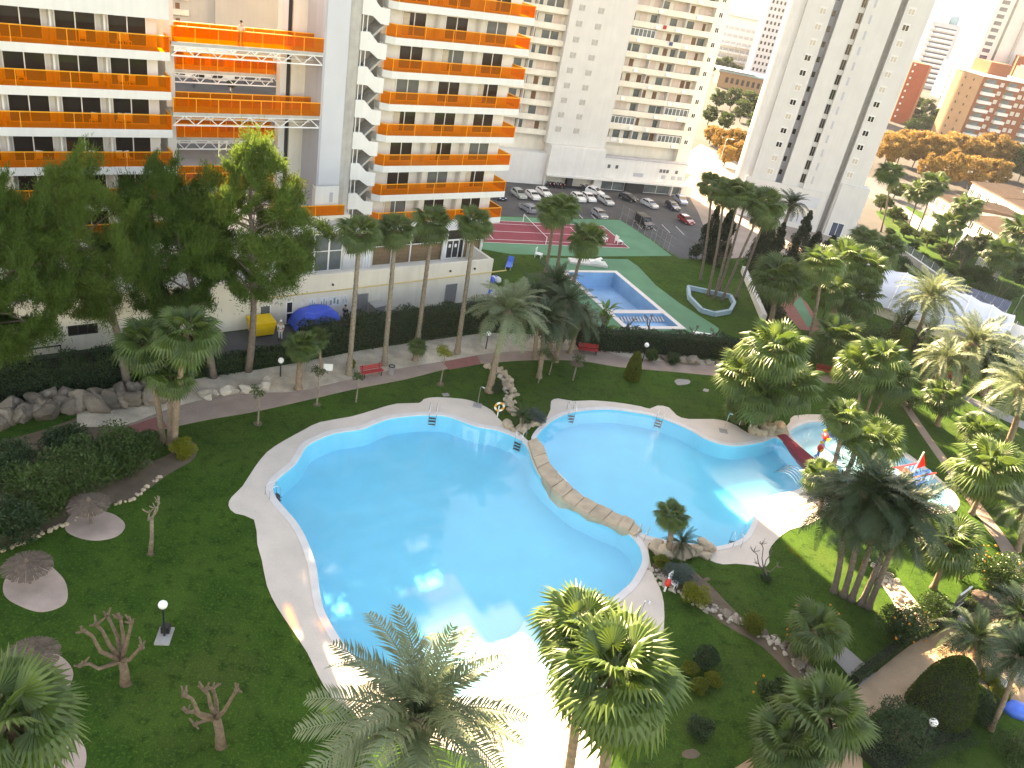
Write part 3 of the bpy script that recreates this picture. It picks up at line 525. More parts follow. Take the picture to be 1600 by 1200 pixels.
# ---- long cream apartment block beyond the car park (local z = 0 at the street)
AB = building('apartment_block', 'long cream apartment block with open gallery balconies above the car park', (8.8, 169.5), (.915, .403))
def Z(z): return z - LOW
MB().box(-62, 1.5, 0, 17.4, 9, 68).build('wall', M['cream'], AB); MB().box(17.4, 0, 0, 20.35, 9, 68).build('end_wall', M['cream'], AB)
MB().box(-13.0, -.9, Z(-2.7), -6.45, 1.5, 68).build('stair_tower', M['beige'], AB); MB().box(-6.4, -.75, Z(-2.7), -.05, 1.5, 68).build('stair_tower', M['beige'], AB)
for k in range(16):
    zb = Z(-1.46 + 2.75 * k)
    for s0, s1, nm in ((0, 17.37, 3), (-62, -13.03, 8)):
        part_box('parapet', AB, s0, 0, zb, s1, .18, zb + 1.06, 'cream'); part_box('gallery_floor', AB, s0, .18, zb, s1, 1.5, zb + .18, 'beige')
        for i in range(1, nm): part_box('divider', AB, s0 + (s1 - s0) * i / nm, .2, zb + .18, s0 + (s1 - s0) * i / nm + .15, 1.5, zb + 2.75, 'beige')
    if k > 13: continue
    zf = zb + .2
    for s0 in (.3, 2.1, 4.6, 6.4, 8.9, 10.6, 12.7, 14.6, 15.9, -15.2, -17.0, -19.3, -21.6, -23.4, -25.6):
        t = rb.random()
        if t < .3: part_box('door', AB, s0, 1.45, zf, s0 + .95, 1.5, zf + 2.1, 'door_brown')
        elif t < .65: part_box('window', AB, s0, 1.44, zf + .5, s0 + 1.5, 1.5, zf + 2.1, 'glassgrey')
        else: part_box('shutter', AB, s0, 1.44, zf + .1, s0 + 1.6, 1.5, zf + 2.2, 'salmon')
    if rb.random() < .35:     # a gallery glazed in by its owner
        a = rb.choice((0, 5.8, 11.6)); window(AB, a + .2, .12, zb + 1.07, 5.4, 1.45, 6, pm='glassgrey', bar=.09)
    for _ in range(2): x = rb.uniform(.5, 16.5); part_box('air_conditioner', AB, x, -.34, zb + .2, x + .8, -.003, zb + .75, 'whiteplastic')
    if rb.random() < .4: x = rb.uniform(1, 15); part_box('laundry', AB, x, -.1, zb + .3, x + rb.uniform(.6, 1.4), -.06, zb + 1.0, rb.choice(('cloth_blue', 'paper', 'toyblue', 'red', 'paper')))
    window(AB, 18.2, -.01, zb + 1.1, .9, 1.0, 2, fm='frame', pm='glass')
    for s0 in (-11.6, -7.7): part_box('vent_block', AB, s0, -.96 if s0 < -10 else -.96, zb + 1.2, s0 + 1.2, -.903, zb + 2.2, 'concrete')
MB().box(-62, -1.1, 0, -12.3, 1.4, Z(-4.7)).build('plinth', M['white'], AB); MB().box(-12.2, -2.2, Z(-8.4), -.2, 1.4, Z(-2.75)).build('plinth', M['white'], AB); MB().box(-.18, -1.4, Z(-8.4), 19.8, -.02, Z(-4.3)).build('plinth', M['white'], AB)
MB().box(-12.2, -2.6, Z(-8.75), 20.6, -1.0, Z(-8.42)).build('canopy', M['white'], AB); MB().box(-.1, -1.5, Z(-4.28), 19.9, .3, Z(-4.05)).build('ledge', M['greywall'], AB)
for s0, s1, m in ((-12.2, -11.9, 'white'), (-7.0, -5.9, 'dark'), (-1.2, .6, 'white'), (6.3, 10.6, 'dark'), (17.3, 17.6, 'white'), (19.7, 22.6, 'white')): part_box('pier', AB, s0, -1.6, 0, s1, -.3, Z(-8.76), m)
part_box('garage_wall', AB, -11.8, -.2, 0, -7.0, .1, Z(-8.76), 'cream'); part_box('garage_wall', AB, -5.9, -.2, 0, -1.2, .1, Z(-8.76), 'cream')
for s0, ww in ((.65, 5.6), (10.65, 6.6), (17.65, 2.0)): window(AB, s0, -1.0, .1, ww, 2.0, 2 if ww > 3 else 1, pm='glassgrey')
for s0 in range(6):
    x = (1.2, 3.0, 13.4, 14.2, 15.0, 17.2)[s0]; part_box('small_window', AB, x, -1.46, Z(-6.3), x + .6, -1.403, Z(-5.6), 'glassgrey')
for x, w_ in ((7.5, 2.3), (14.2, .9), (16.6, .9), (18.2, 1)): part_box('grille', AB, x, -1.46, Z(-7.6), x + w_, -1.403, Z(-6.8), 'greywall')
for a in range(9): part_box('end_wall_fin', AB, -30 - a * 3.3, -1.16, 0, -29.6 - a * 3.3, -1.103, Z(-5), 'cream')
# ---- tall beige tower on the right
AT = building('apartment_tower', 'tall pale beige tower with deep vertical grooves behind the palms', (43.1, 170.6), (.9913, -.1313))
def poly(name, pts, z0, z1, m): return MB().prism(pts, z0, z1).build(name, M[m], AT)
poly('wall', [(-3.2, 0), (1.6, 0), (1.6, 2.4), (3.0, 2.4), (3.0, 0), (6.2, 0), (6.2, .5), (7.25, .5), (7.25, 0), (12.76, 0), (12.76, 2.2), (13.93, 2.2), (13.93, 0), (18.45, 0), (18.45, 22), (-3.2, 22)], 0, 90, 'beige')
half = [(-4.2 + 2.1 * math.cos(a), 3.2 + 2.1 * math.sin(a)) for a in [math.pi * 2 * i / 24 for i in range(24)]]
poly('rounded_fin', half, 0, 88, 'white'); poly('fin', [(-4.1, 1.2), (-3.21, 1.2), (-3.21, 20), (-4.1, 20)], 0, 88, 'white')
part_box('groove_back', AT, 1.62, 2.34, 0, 2.98, 2.39, 89, 'greywall'); part_box('groove_back', AT, 12.78, 1.7, 0, 13.91, 2.19, 89, 'concrete')
for k in range(14):
    z = Z(-1.6 + 2.75 * k)
    window(AT, -.6, -.01, z, 1.2, 1.1, 2, pm='glass' if rb.random() < .4 else 'curtain'); window(AT, 14.5, -.01, z, 1.2, 1.1, 2, pm='glass' if rb.random() < .4 else 'curtain')
    for s0 in (-.7, 14.4): part_box('shutter_box', AT, s0, -.07, z + 1.12, s0 + 1.4, -.003, z + 1.34, 'white')
    part_box('stair_window', AT, 6.35, .42, z - .3, 6.72, .497, z + 1.5, 'glass'); part_box('stair_window', AT, 6.78, .42, z - .3, 7.15, .497, z + 1.5, 'glass')
    part_box('vent_slot', AT, 8.4, -.05, z, 8.8, -.003, z + 1.5, 'greywall'); part_box('small_window', AT, 2.0, 2.28, z, 2.6, 2.338, z + 1.0, 'glass')
poly('plinth', [(-4.4, -.35), (12.4, -.35), (12.4, -.003), (-4.4, -.003)], 0, Z(-2.8), 'beige'); poly('plinth', [(14.3, -.5), (19.9, -.5), (19.9, 3), (18.46, 3), (18.46, -.003), (14.3, -.003)], 0, Z(-.2), 'beige')
for z0, z1, m in ((Z(-6.2), Z(-4.0), 'bluegrey'), (Z(-7.9), Z(-6.4), 'cream'), (Z(-10), Z(-8.2), 'bluegrey')): part_box('entrance_panel', AT, 5.6, -.45, z0, 11.2, -.353, z1, m)
window(AT, 15.2, -.52, .1, 2.4, 3.0, 2, pm='glassblue', name='door')
# ---- generic far blocks
def far_block(name, label, px0, px1, Y, top, depth, m, rows, cols, win, rotz=0, wname='window', z0=LOW, bal=None, pm='glassgrey', start=0.12):
    a, b = at_depth(*px0, Y), at_depth(*px1, Y); W = b.x - a.x
    t = thing(name, label, 'building', (a.x, Y, z0), rotz); MB().box(0, 0, 0, W, depth, top - z0).build('wall', M[m], t)
    zb = at_depth(*px0, Y).z - z0 if False else 1.5
    H_ = top - z0
    for r in range(rows):
        z = 2.2 + r * win[2]
        if z + win[1] > H_ - .6: break
        for c in range(cols):
            x = W * (start + (1 - 2 * start) * (c + .5) / cols) - win[0] / 2; part_box(wname, t, x, -.06, z, x + win[0], -.003, z + win[1], pm)
        if bal: part_box('balcony', t, W * bal[0], -1.4, z - .5, W * bal[1], -.003, z + .55, bal[2])
    return t, W, H_
t, W, H_ = far_block('office_tower', 'pale blue white tower dotted with rows of small dark windows', (1186, 60), (1222, 60), 413, 75, 14, 'bluegrey', 30, 5, (.85, 1.35, 2.9), pm='glass', start=.06)
for k in range(28): part_box('side_balcony', t, W + .003, .4, 1.5 + k * 2.9, W + 1.3, 6, 2.9 + k * 2.9, 'greywall')
t, W, H_ = far_block('white_hotel', 'white hotel with rows of arched balconies and a round topped wall', (1118, 75), (1192, 90), 440, 15.5, 20, 'white', 6, 8, (2.4, 1.5, 3.3), pm='greywall', start=.03)
arch = [(W * .62 + 5 * math.cos(a), 5 * math.sin(a)) for a in [math.pi * i / 12 for i in range(13)]]
MB().add([(x, -.3, H_ + z) for x, z in arch] + [(x, -.05, H_ + z) for x, z in arch], [tuple(range(13))[::-1]]).build('arch_panel', M['beige'], t); MB().box(0, .2, H_, W, 3, H_ + 7.5).build('roof_wall', M['white'], t); MB().box(0, -1.5, H_ - 1.6, W, -.1, H_ - .2).build('roof_ledge', M['bluegrey'], t)
for k in range(4):
    for c in range(8):
        x = W * (.03 + .94 * (c + .5) / 8); MB().lathe([(1.9, 0), (2.0, .5), (1.9, 1.0)], 10, (x, -.4, 1.4 + k * 3.3)).build('balcony', M['white'], t)
t, W, H_ = far_block('terrace_pavilion', 'low orange fronted pavilion with a green roof among gardens', (1118, 138), (1194, 150), 372, -4.5, 12, 'orangewall', 1, 7, (1.2, 2.2, 3), pm='glass')
MB().box(-1, -1.2, H_ - .2, W + 1, 12.5, H_ + .5).build('roof', M['tblue'], t); MB().box(-1, -3, H_ + .9, W * .7, 4, H_ + 1.2).build('awning', M['tent'], t)
far_block('dark_glass_tower', 'dark blue glass tower rising behind the white hotel', (1150, 10), (1168, 12), 610, 75, 14, 'glassblue', 28, 4, (2.2, 1.2, 3), pm='glass'); far_block('brown_tower', 'narrow brown tower with white balcony ribs behind the white hotel', (1172, 10), (1188, 12), 600, 75, 12, 'salmon', 30, 2, (1.6, 1.0, 2.9), bal=(.3, .9, 'frame'))
t, W, H_ = far_block('balcony_tower', 'slim tower of stacked long white balconies toward the sea', (1447, 60), (1492, 68), 570, 27, 16, 'greywall', 13, 6, (2.4, 1.5, 2.9), bal=(.18, .86, 'frame'), pm='glassblue')
for k in range(12): part_box('balcony', t, 0, -1.0, 1.9 + 2.9 * k, W * .14, -.01, 2.9 + 2.9 * k, 'white')
MB().box(W * .3, 3, H_, W * .6, 9, H_ + 3).build('roof_house', M['white'], t); MB().lathe([(3, 0), (3.4, 1), (3.4, 4.5), (2.5, 5)], 12, (W * .78, 6, H_)).build('water_tank', M['tblue'], t)
far_block('ribbed_tower', 'beige ribbed tower beside the stacked balconies', (1492, 92), (1516, 96), 520, 9, 14, 'beige', 8, 5, (1.1, 1.2, 2.9), bal=(.05, .95, 'cream'))
t, W, H_ = far_block('seafront_tower', 'tall light grey tower with big blue windows beside the brick flats', (1512, 118), (1576, 132), 420, 78, 18, 'beige', 26, 1, (3.4, 1.6, 2.9), pm='glassblue', start=.06)
for o in list(bpy.data.objects):
    if o.parent == t and o.name.startswith('window'): o.location.x = W * .08
part_box('groove', t, W * .36, -.03, 0, W * .42, -.004, H_, 'glassgrey'); part_box('rib', t, W * .72, -.8, 0, W * .78, -.004, H_, 'concrete'); MB().box(W * .78, .5, 0, W * 1.3, 17, H_).build('wing', M['cream'], t)
far_block('slab_tower', 'distant narrow grey slab tower on the seafront', (1516, 62), (1522, 63), 800, 14, 12, 'bluegrey', 9, 2, (2, 1.4, 3))
far_block('white_flats', 'distant small white flats near the sea behind the brick building', (1575, 92), (1600, 97), 640, 4, 14, 'white', 4, 5, (1.8, 1.4, 3)); far_block('white_terrace', 'white stepped flats close to the shore', (1588, 70), (1620, 76), 760, 12, 14, 'white', 6, 5, (2, 1.4, 3))
# orange end wall
t, W, H_ = far_block('orange_flats', 'orange rendered end wall of flats beside the beige tower', (1384, 205), (1414, 205), 372, 13, 30, 'redbrick', 0, 1, (1, 1, 3)); part_box('white_corner', t, W - .5, -.25, 0, W + .35, -.003, H_, 'orangewall')
for k in range(9): part_box('small_window', t, 1.0, -.08, 2 + k * 2.6, 1.7, -.003, 2.7 + k * 2.6, 'frame')
# brick flats on the right
p = G(1490, 229, LOW); BF = thing('brick_flats', 'red brick flats with white balconies and a sunlit orange flank', 'building', (p.x, p.y, LOW), R(14))
MB().box(0, 0, 0, 46, 16, 26).build('wall', M['redbrick'], BF); MB().box(-.25, -.2, 0, -.003, 16.2, 26).build('sunlit_flank', M['orangewall'], BF); MB().box(-.5, -.6, 26, 46, 16, 26.8).build('roof_edge', M['frame'], BF); MB().box(3, 3, 26.8, 12, 13, 31).build('roof_house', M['redbrick'], BF); MB().box(22, 3, 26.8, 30, 13, 31).build('roof_house', M['orangewall'], BF)  # sunlight on the brick flank is put into its orange colour
for k in range(8):
    z = 1.5 + 3.05 * k
    for x, w_ in ((1.2, 5.4), (11, 4.6), (24, 5.0), (34, 5)): part_box('balcony', BF, x, -1.6, z, x + w_, -.003, z + 1.1, 'white'); part_box('window', BF, x + .4, -.07, z + 1.1, x + w_ - .5, -.003, z + 2.5, 'glassgrey')
    for x in (8.2, 17.5, 20, 30.5, 41): window(BF, x, -.01, z + .6, 1.5, 1.4, 2, pm='curtain')
    for y in (4, 9): part_box('small_window', BF, -.33, y, z + .8, -.253, y + .6, z + 1.7, 'glass')
p = at_depth(1560, 160, 400); t = thing('brick_flats', 'second red brick block rising behind the sunlit flats', 'building', (p.x, 400, LOW), R(-20)); MB().box(0, 0, 0, 44, 15, 33).build('wall', M['redbrick'], t)
for k in range(10):
    for x in (2, 7, 12, 17): part_box('balcony', t, x, -1.2, 1.5 + 3.05 * k, x + 3.2, -.003, 2.5 + 3.05 * k, 'white')
# ---- beige slab seen between the hotel wings (its roofline throws the shade over the garden)
q0, q1 = Vector((-112, 141)), Vector((-43, 190)); dd = (q1 - q0).normalized()
BS = building('beige_slab_block', 'beige slab block with small balconies seen between the hotel wings', q0, dd); LBS = (q1 - q0).length
MB().box(0, 0, 0, LBS, 14, 84.5 - LOW).build('wall', M['slabwall'], BS); MB().box(LBS * .58, -.9, 0, LBS * .78, -.003, 84.2 - LOW).build('blind_wall', M['slabwall'], BS); part_box('groove', BS, LBS * .79, -.3, 0, LBS * .81, -.003, 80, 'door_brown')
for k in range(18):
    z = 1.6 + 2.75 * k
    for x in (LBS * .30, LBS * .42, LBS * .5, LBS * .83, LBS * .93): part_box('balcony', BS, x - 2, -.7, z, x + 2, -.003, z + 1.0, 'cream'); part_box('door', BS, x - .4, -.06, z + 1.0, x + .4, -.004, z + 2.1, 'door_brown')
    if k % 2: part_box('balcony', BS, LBS * .965, -1.2, z, LBS, -.004, z + 1.0, 'orail')
# ---- low shops on the street between the wings
p = G(300, 122, 0); t = thing('shop_front', 'white arched shop front on the street behind the bridges', 'building', (p.x - 2, p.y, .01), R(20)); MB().box(-6, 0, 0, 9, 6, 5).build('wall', M['white'], t)
for i in range(4): window(t, -4.6 + i * 3.2, -.01, .1, 2.2, 2.4, 2, pm='glass', name='shop_window'); MB().lathe([(1.1, 0), (1.1, .08)], 14, (0, 0, 0)).build('arch_window', M['glass'], t, rot=(R(90), 0, 0), loc=(-3.5 + i * 3.2, -.01, 3.1))
for i, (px, py, m) in enumerate(((395, 236, 'blue'), (440, 240, 'toyblue'), (300, 236, 'fand'))):
    p = G(px, py, 0); t = thing('awning', ('wide blue shop awning below the lowest bridges', 'dark blue awning beside the lift core', 'green garden awning over cafe tables')[i], 'awning', (p.x, p.y, .01), R(20))
    MB().add([(-3.5, -1.5, 2.3), (3.5, -1.5, 2.3), (3.5, 1.5, 3.0), (-3.5, 1.5, 3.0)], [(0, 1, 2, 3)]).build('canvas', M[m] if m != 'fand' else M['tblue'], t)
    for x in (-3.4, 3.4):
        for y in (-1.4, 1.4): part_box('post', t, x - .04, y - .04, 0, x + .04, y + .04, 2.3 if y < 0 else 2.95, 'frame')
# ---- villas with tiled roofs
def villa(label, px, zr, wins):
    c = [G(x, y, zr) for x, y in px]; o = c[0]; ux = (c[1] - c[0]); uy = c[3] - c[0]; W, Dp = ux.length, uy.length; ax = ux.normalized()
    t = thing('villa', label, 'house', (o.x, o.y, LOW), math.atan2(ax.y, ax.x), 'terracotta roofed villas'); h = zr - LOW; sg = 1 if uy.dot(Vector((-ax.y, ax.x))) > 0 else -1
    y0, y1 = (.5, Dp - .5) if sg > 0 else (-Dp + .5, -.5)
    MB().box(.5, y0, 0, W - .5, y1, h - .12).build('wall', M['white'], t); ym = (y0 + y1) / 2; r = MB(); e0, e1 = y0 - .5, y1 + .5
    r.add([(0, e0, h - .15), (W, e0, h - .15), (W, ym, h + .55), (0, ym, h + .55), (W, e1, h - .15), (0, e1, h - .15), (0, e0, h - .35), (W, e0, h - .35), (W, e1, h - .35), (0, e1, h - .35)], [(0, 1, 2, 3), (3, 2, 4, 5), (0, 6, 7, 1), (1, 7, 8, 4, 2), (5, 4, 8, 9), (0, 3, 5, 9, 6)])
    ro = r.build('roof', M['rooftile'], t); MB().box(W * .5, ym - .3, h + .2, W * .5 + .6, ym + .3, h + 1.3).build('chimney', M['white'], ro)
    ro2 = MB()
    for i in range(int(W / .45)): ro2.beam((i * .45 + .2, e0, h - .13), (i * .45 + .2, ym, h + .57), .12, .07); ro2.beam((i * .45 + .2, ym, h + .57), (i * .45 + .2, e1, h - .13), .12, .07)
    o2 = ro2.build('tile_ridges', M['rooftile'], ro); o2['kind'] = 'stuff'
    for i in range(wins):
        x = W * (i + .5) / wins - .7
        for z in ((.3, 3.1) if h > 4.5 else (.3,)): window(t, x, y0 - .01, z, 1.5, 1.9, 2, pm='glass')
    MB().box(.5, y0 - 1.3, 2.6, W - .5, y0 - .003, 2.85).build('balcony', M['white'], t); MB().box(.5, y0 - 1.3, 2.853, W - .5, y0 - 1.15, 3.6).build('parapet', M['white'], t)
    return t
villa('white villa with a brown tiled roof beside the yellow street trees', [(1462, 301), (1492, 321), (1515, 305), (1484, 287)], -5, 3)
villa('white villa with a long tiled roof standing lowest in the row', [(1513, 335), (1572, 368), (1600, 352), (1538, 324)], -5, 4)
villa('white villa with the biggest tiled roof behind the front row', [(1517, 282), (1566, 307), (1602, 294), (1553, 273)], -4.2, 4)
villa('white villa with tiled roof running out beside the biggest one', [(1568, 309), (1640, 345), (1670, 328), (1602, 295)], -4.2, 4)
for i, (a, b) in enumerate((((1405, 338), (1437, 362)), ((1440, 352), (1454, 362)), ((1484, 402), (1503, 380)), ((1522, 418), (1556, 442)))):
    q0, q1 = G(*a, LOW), G(*b, LOW); t = MB().beam((q0.x, q0.y, LOW + 1.2), (q1.x, q1.y, LOW + 1.2), .25, 2.4).build('garden_wall', M['white']); tag(t, ('long white garden wall before the villas', 'short white wall stub by the pair of street palms', 'sunlit white garden gate wall under the leaning palms', 'white boundary wall beside the green creeper')[i], 'wall', 'white garden walls by the villas')
# boundary parapet with glass along the garden's edge
bw = [G(1392, 388), G(1500, 466), G(1600, 542), G(1640, 572)]; t = thing('boundary_wall', 'long pale parapet with glass fence along the garden edge', 'wall', (bw[0].x, bw[0].y, 0))
for i in range(3):
    a, b = bw[i] - bw[0], bw[i + 1] - bw[0]; inn = Vector((-.15, 0)); MB().beam((*a, .45), (*b, .45), .25, .9).build('parapet', M['paving'], t); MB().beam((*a, .94), (*b, .94), .4, .07).build('coping', M['coping'], t)
    npn = max(3, int((b - a).length / 2.4))
    for j in range(npn): c0, c1 = lerp(a, b, j / npn), lerp(a, b, (j + .96) / npn); MB().beam((*c0, 1.5), (*c1, 1.5), .02, 1.0).build('glass_panel', M['oglass'] if False else M['fence_glass'], t); MB().beam((*c0, .9), (*c0, 2.05), .05).build('post', M['frame'], t)

# ================================================================== vegetation
def quads_mesh(name, V, m):
    n = len(V); me = bpy.data.meshes.new(name); me.vertices.add(4 * n); me.vertices.foreach_set('co', np.ascontiguousarray(V, dtype=np.float32).ravel())
    me.loops.add(4 * n); me.loops.foreach_set('vertex_index', np.arange(4 * n, dtype=np.int32)); me.polygons.add(n); me.polygons.foreach_set('loop_start', np.arange(0, 4 * n, 4, dtype=np.int32))
    me.materials.append(m); me.update(calc_edges=True); return me
def leaf_quads(C, L, W, rng, up=.25, out=None, bend=.0):
    """one leaf-shaped quad at each centre, facing any way, a little upward"""
    n = len(C); d = rng.normal(size=(n, 3)); 
    if out is not None: d = d * .7 + out
    d[:, 2] += up; d /= np.linalg.norm(d, axis=1)[:, None] + 1e-9
    r = rng.normal(size=(n, 3)); s = np.cross(d, r); s /= np.linalg.norm(s, axis=1)[:, None] + 1e-9
    L = (L * rng.uniform(.6, 1.3, n))[:, None]; W = (W * rng.uniform(.7, 1.3, n))[:, None]
    return np.stack([C - d * L / 2, C + s * W / 2, C + d * L / 2, C - s * W / 2], 1)
def shell_pts(n, rng, inner=.55):
    d = rng.normal(size=(n, 3)); d /= np.linalg.norm(d, axis=1)[:, None]; return d * (rng.uniform(inner ** 3, 1, n) ** (1 / 3))[:, None], d
def clump_cloud(centres, radii, per, L, W, seed, squash=.8, up=.3, inner=.3):
    rng = np.random.default_rng(seed); out = []
    for c, r in zip(centres, radii):
        p, d = shell_pts(per, rng, inner); p[:, 2] *= squash; out.append(leaf_quads(np.array(c) + p * r, L, W, rng, up, d * .8))
    return np.concatenate(out)
def crown_centres(n, rng, shape='round', hollow=.5):
    p, d = shell_pts(n, rng, hollow)
    if shape == 'pine':
        p[:, 2] = p[:, 2]; w_ = np.clip(1.05 - .55 * np.abs(p[:, 2] - -.1), .25, 1); p[:, 0] *= w_ * 1.1; p[:, 1] *= w_ * 1.1
    return p

# ---- shared meshes
def fan_mesh(name, m, droop, seed, nseg=22):
    rng = np.random.default_rng(seed); mb = MB(); pl = .46; spread = R(142)
    for k in range(4):
        a, b = k / 4 * pl, (k + 1) / 4 * pl; za, zb = -.06 * (k / 4) ** 2, -.06 * ((k + 1) / 4) ** 2; mb.add([(a, -.012, za), (b, -.012, zb), (b, .012, zb), (a, .012, za)], [(0, 1, 2, 3)])
    for i in range(nseg):
        a0 = -spread + 2 * spread * i / nseg; a1 = -spread + 2 * spread * (i + 1) / nseg; am = (a0 + a1) / 2; ln = (.56 - .16 * abs(am / spread) ** 2) * rng.uniform(.93, 1.05)
        def P(r, a, z): 
            f = (r / .56); return (pl + r * math.cos(a) * (1 - .15 * droop * f * f), r * math.sin(a) * (1 - .12 * droop * f), z - .06 - droop * .42 * f ** 2.2 - (.1 * droop * abs(math.sin(a)) * f))
        mid = ln * .62
        mb.add([P(.02, am, 0), P(mid, a0, -.012), P(mid, am, .018), P(mid, a1, -.012), P(ln, am + rng.uniform(-.03, .03), -.02)], [(0, 1, 2), (0, 2, 3), (1, 4, 2), (2, 4, 3)])
    me = mb.mesh(name, m); return me
def pinnate_mesh(name, m, arch, seed, npair=36, width=.2):
    rng = np.random.default_rng(seed); mb = MB()
    def C(t): return Vector((t * (1 - .16 * arch * t), 0, .30 * arch * t - .62 * arch * t ** 2.2))
    for k in range(8):
        a, b = C(k / 8), C((k + 1) / 8); w0, w1 = .018 * (1 - k / 9), .018 * (1 - (k + 1) / 9); mb.add([a + Vector((0, -w0, 0)), b + Vector((0, -w1, 0)), b + Vector((0, w1, 0)), a + Vector((0, w0, 0))], [(0, 1, 2, 3)])
    for i in range(npair):
        t = .12 + .88 * i / (npair - 1); c = C(t); tan = (C(min(t + .02, 1.02)) - C(t - .02)).normalized(); ln = width * (math.sin(math.pi * (t * .86 + .1)) ** .6) * rng.uniform(.85, 1.1)
        for sgn in (-1, 1):
            d = (tan * rng.uniform(.55, .8) + Vector((0, sgn, 0)) * .8 + Vector((0, 0, rng.uniform(.05, .4)))).normalized(); w_ = tan * .011
            mid = c + d * ln * .5; tip = c + d * ln + Vector((0, 0, -.28 * ln)); mb.add([c - w_ * .6, c + w_ * .6, mid + w_, tip, mid - w_], [(0, 1, 2, 4), (4, 2, 3)])
    return mb.mesh(name, m)
FAN = {k: [fan_mesh('frond', M[k], d, i) for i, d in enumerate((.25, .55, .9, 1.2))] for k in ('fan', 'fand')}
DATE = {k: [pinnate_mesh('frond', M[k], d, i) for i, d in enumerate((.55, .85, 1.15, 1.45))] for k in ('date', 'dated')}
SAGO = [pinnate_mesh('frond', M['dated'], d, 9 + i, 26, .14) for i, d in enumerate((.5, .8, 1.0))]
def ragged_skirt():
    mb = MB(); rng = random.Random(5)
    for i in range(70):
        a = rng.uniform(0, 6.283); z = rng.uniform(-1, -.1); r0 = .12; r1 = r0 + .38 * (1 + z * .6) * rng.uniform(.5, 1); z1 = z - rng.uniform(.1, .35); w_ = .05
        mb.add([(r0 * math.cos(a), r0 * math.sin(a), z + .1), (r1 * math.cos(a - .22), r1 * math.sin(a - .22), z1 + .1), (r1 * 1.05 * math.cos(a), r1 * 1.05 * math.sin(a), z1 - .06), (r1 * math.cos(a + .22), r1 * math.sin(a + .22), z1 + .1)], [(0, 1, 2, 3)])
    return mb.mesh('dead_skirt', M['skirt'])
SKIRT = ragged_skirt()
def trunk_mesh(p0, p1, r0, r1, m, bulge=1.5, name='trunk'):
    mb = MB(); p0, p1 = Vector(p0), Vector(p1); n = max(10, min(46, int((p1 - p0).length / .28))); pts = []; rad = []
    side = Vector((p1.x - p0.x, p1.y - p0.y, 0)) * .12
    for i in range(n + 1):
        t = i / n; pts.append(p0.lerp(p1, t) - side * math.sin(t * math.pi)); k = r0 + (r1 - r0) * t; k *= 1 + (bulge - 1) * max(0, 1 - t * 7) ** 2; rad.append(k * (1.06 if i % 2 else .95))
    return mb.tube(pts, rad, 9).mesh(name, m, True)
pal = random.Random(11)
def palm(kind, label, base, crown, rpx, n=None, dark=False, skirt=True, group=None, z0=0.0, r0=.2, name=None, trunk='bark', full=1.0):
    g = G(*base, z0); Y = g.y; c = at_depth(*crown, Y); dist = Vector((c.x, c.y, c.z - CAM_H)).length; rad = rpx / FPX * dist
    c.z = max(c.z, z0 + .3)
    t = thing(name or ('fan_palm' if kind == 'fan' else 'date_palm' if kind == 'date' else 'sago_palm'), label, 'palm', (g.x, g.y, z0), 0, group)
    top = Vector((c.x - g.x, c.y - g.y, c.z - z0))
    link('trunk', trunk_mesh((0, 0, -.05), top, r0, r0 * .72, M[trunk]), t)
    n = n or (34 if kind == 'fan' else 40); n = int(n * full)
    for i in range(n):
        f = (i + .5) / n; el = R(78 - 118 * f ** .85) if kind == 'fan' else R(80 - 105 * f ** .9)
        el += R(pal.uniform(-9, 9)); az = i * 2.39996 + pal.uniform(-.25, .25)
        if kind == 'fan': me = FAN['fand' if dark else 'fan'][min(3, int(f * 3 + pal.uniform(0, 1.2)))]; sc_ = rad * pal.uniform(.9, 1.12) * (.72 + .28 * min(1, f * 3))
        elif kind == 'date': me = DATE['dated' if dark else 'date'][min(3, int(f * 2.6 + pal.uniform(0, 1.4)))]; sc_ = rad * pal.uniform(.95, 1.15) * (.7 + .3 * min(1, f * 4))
        else: me = SAGO[i % 3]; sc_ = rad * pal.uniform(.9, 1.1)
        link('frond', me, t, top + Vector((0, 0, .1)), (pal.uniform(-.35, .35), -el, az), (sc_, sc_ * pal.uniform(.9, 1.1), sc_))
    if skirt and kind == 'fan': s = rad * .62; link('dead_skirt', SKIRT, t, top, (0, 0, pal.uniform(0, 6)), (s, s, s * .9))
    if kind == 'date': link('crown_base', MB().lathe([(.16, -.9), (.34, -.45), (.42, -.1), (.2, .3)], 10).mesh('crown_base', M['bark'], True), t, top, (0, 0, 0), (max(.6, rad / 2.6),) * 3)
    return t
# the row in front of the hotel wall
for i, (b, c, r) in enumerate((((714, 552), (742, 348), 34), ((652, 535), (676, 348), 36), ((600, 570), (618, 358), 36), ((545, 585), (562, 364), 40))):
    palm('fan', '%s fan palm from the tennis court in the row before the hotel wall' % ORD[i], b, c, r, dark=True, group='fan palms in front of the hotel', r0=.22, trunk='palebark')
def fans(group, rows, **k):
    for lab, b, c, r, *ex in rows: palm('fan', lab, b, c, r, group=group, **{**k, **(ex[0] if ex else {})})
def dates(group, rows, **k):
    for lab, b, c, r, *ex in rows: palm('date', lab, b, c, r, group=group, **{**k, **(ex[0] if ex else {})})
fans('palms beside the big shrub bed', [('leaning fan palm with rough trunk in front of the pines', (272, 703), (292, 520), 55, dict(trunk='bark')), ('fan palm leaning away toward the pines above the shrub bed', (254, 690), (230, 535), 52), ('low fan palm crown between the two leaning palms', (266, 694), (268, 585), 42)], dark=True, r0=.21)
fans('short palms on the gravel', [('short thick trunked palm on the gravel by the path', (466, 608), (471, 540), 30, dict(r0=.26, skirt=False)), ('tiny palm at the foot of the hotel row', (648, 563), (652, 542), 17, dict(r0=.24, skirt=False)), ('dark slim palm on the gravel behind the white sign', (502, 585), (497, 528), 22, dict(r0=.12, full=.7))], dark=True)
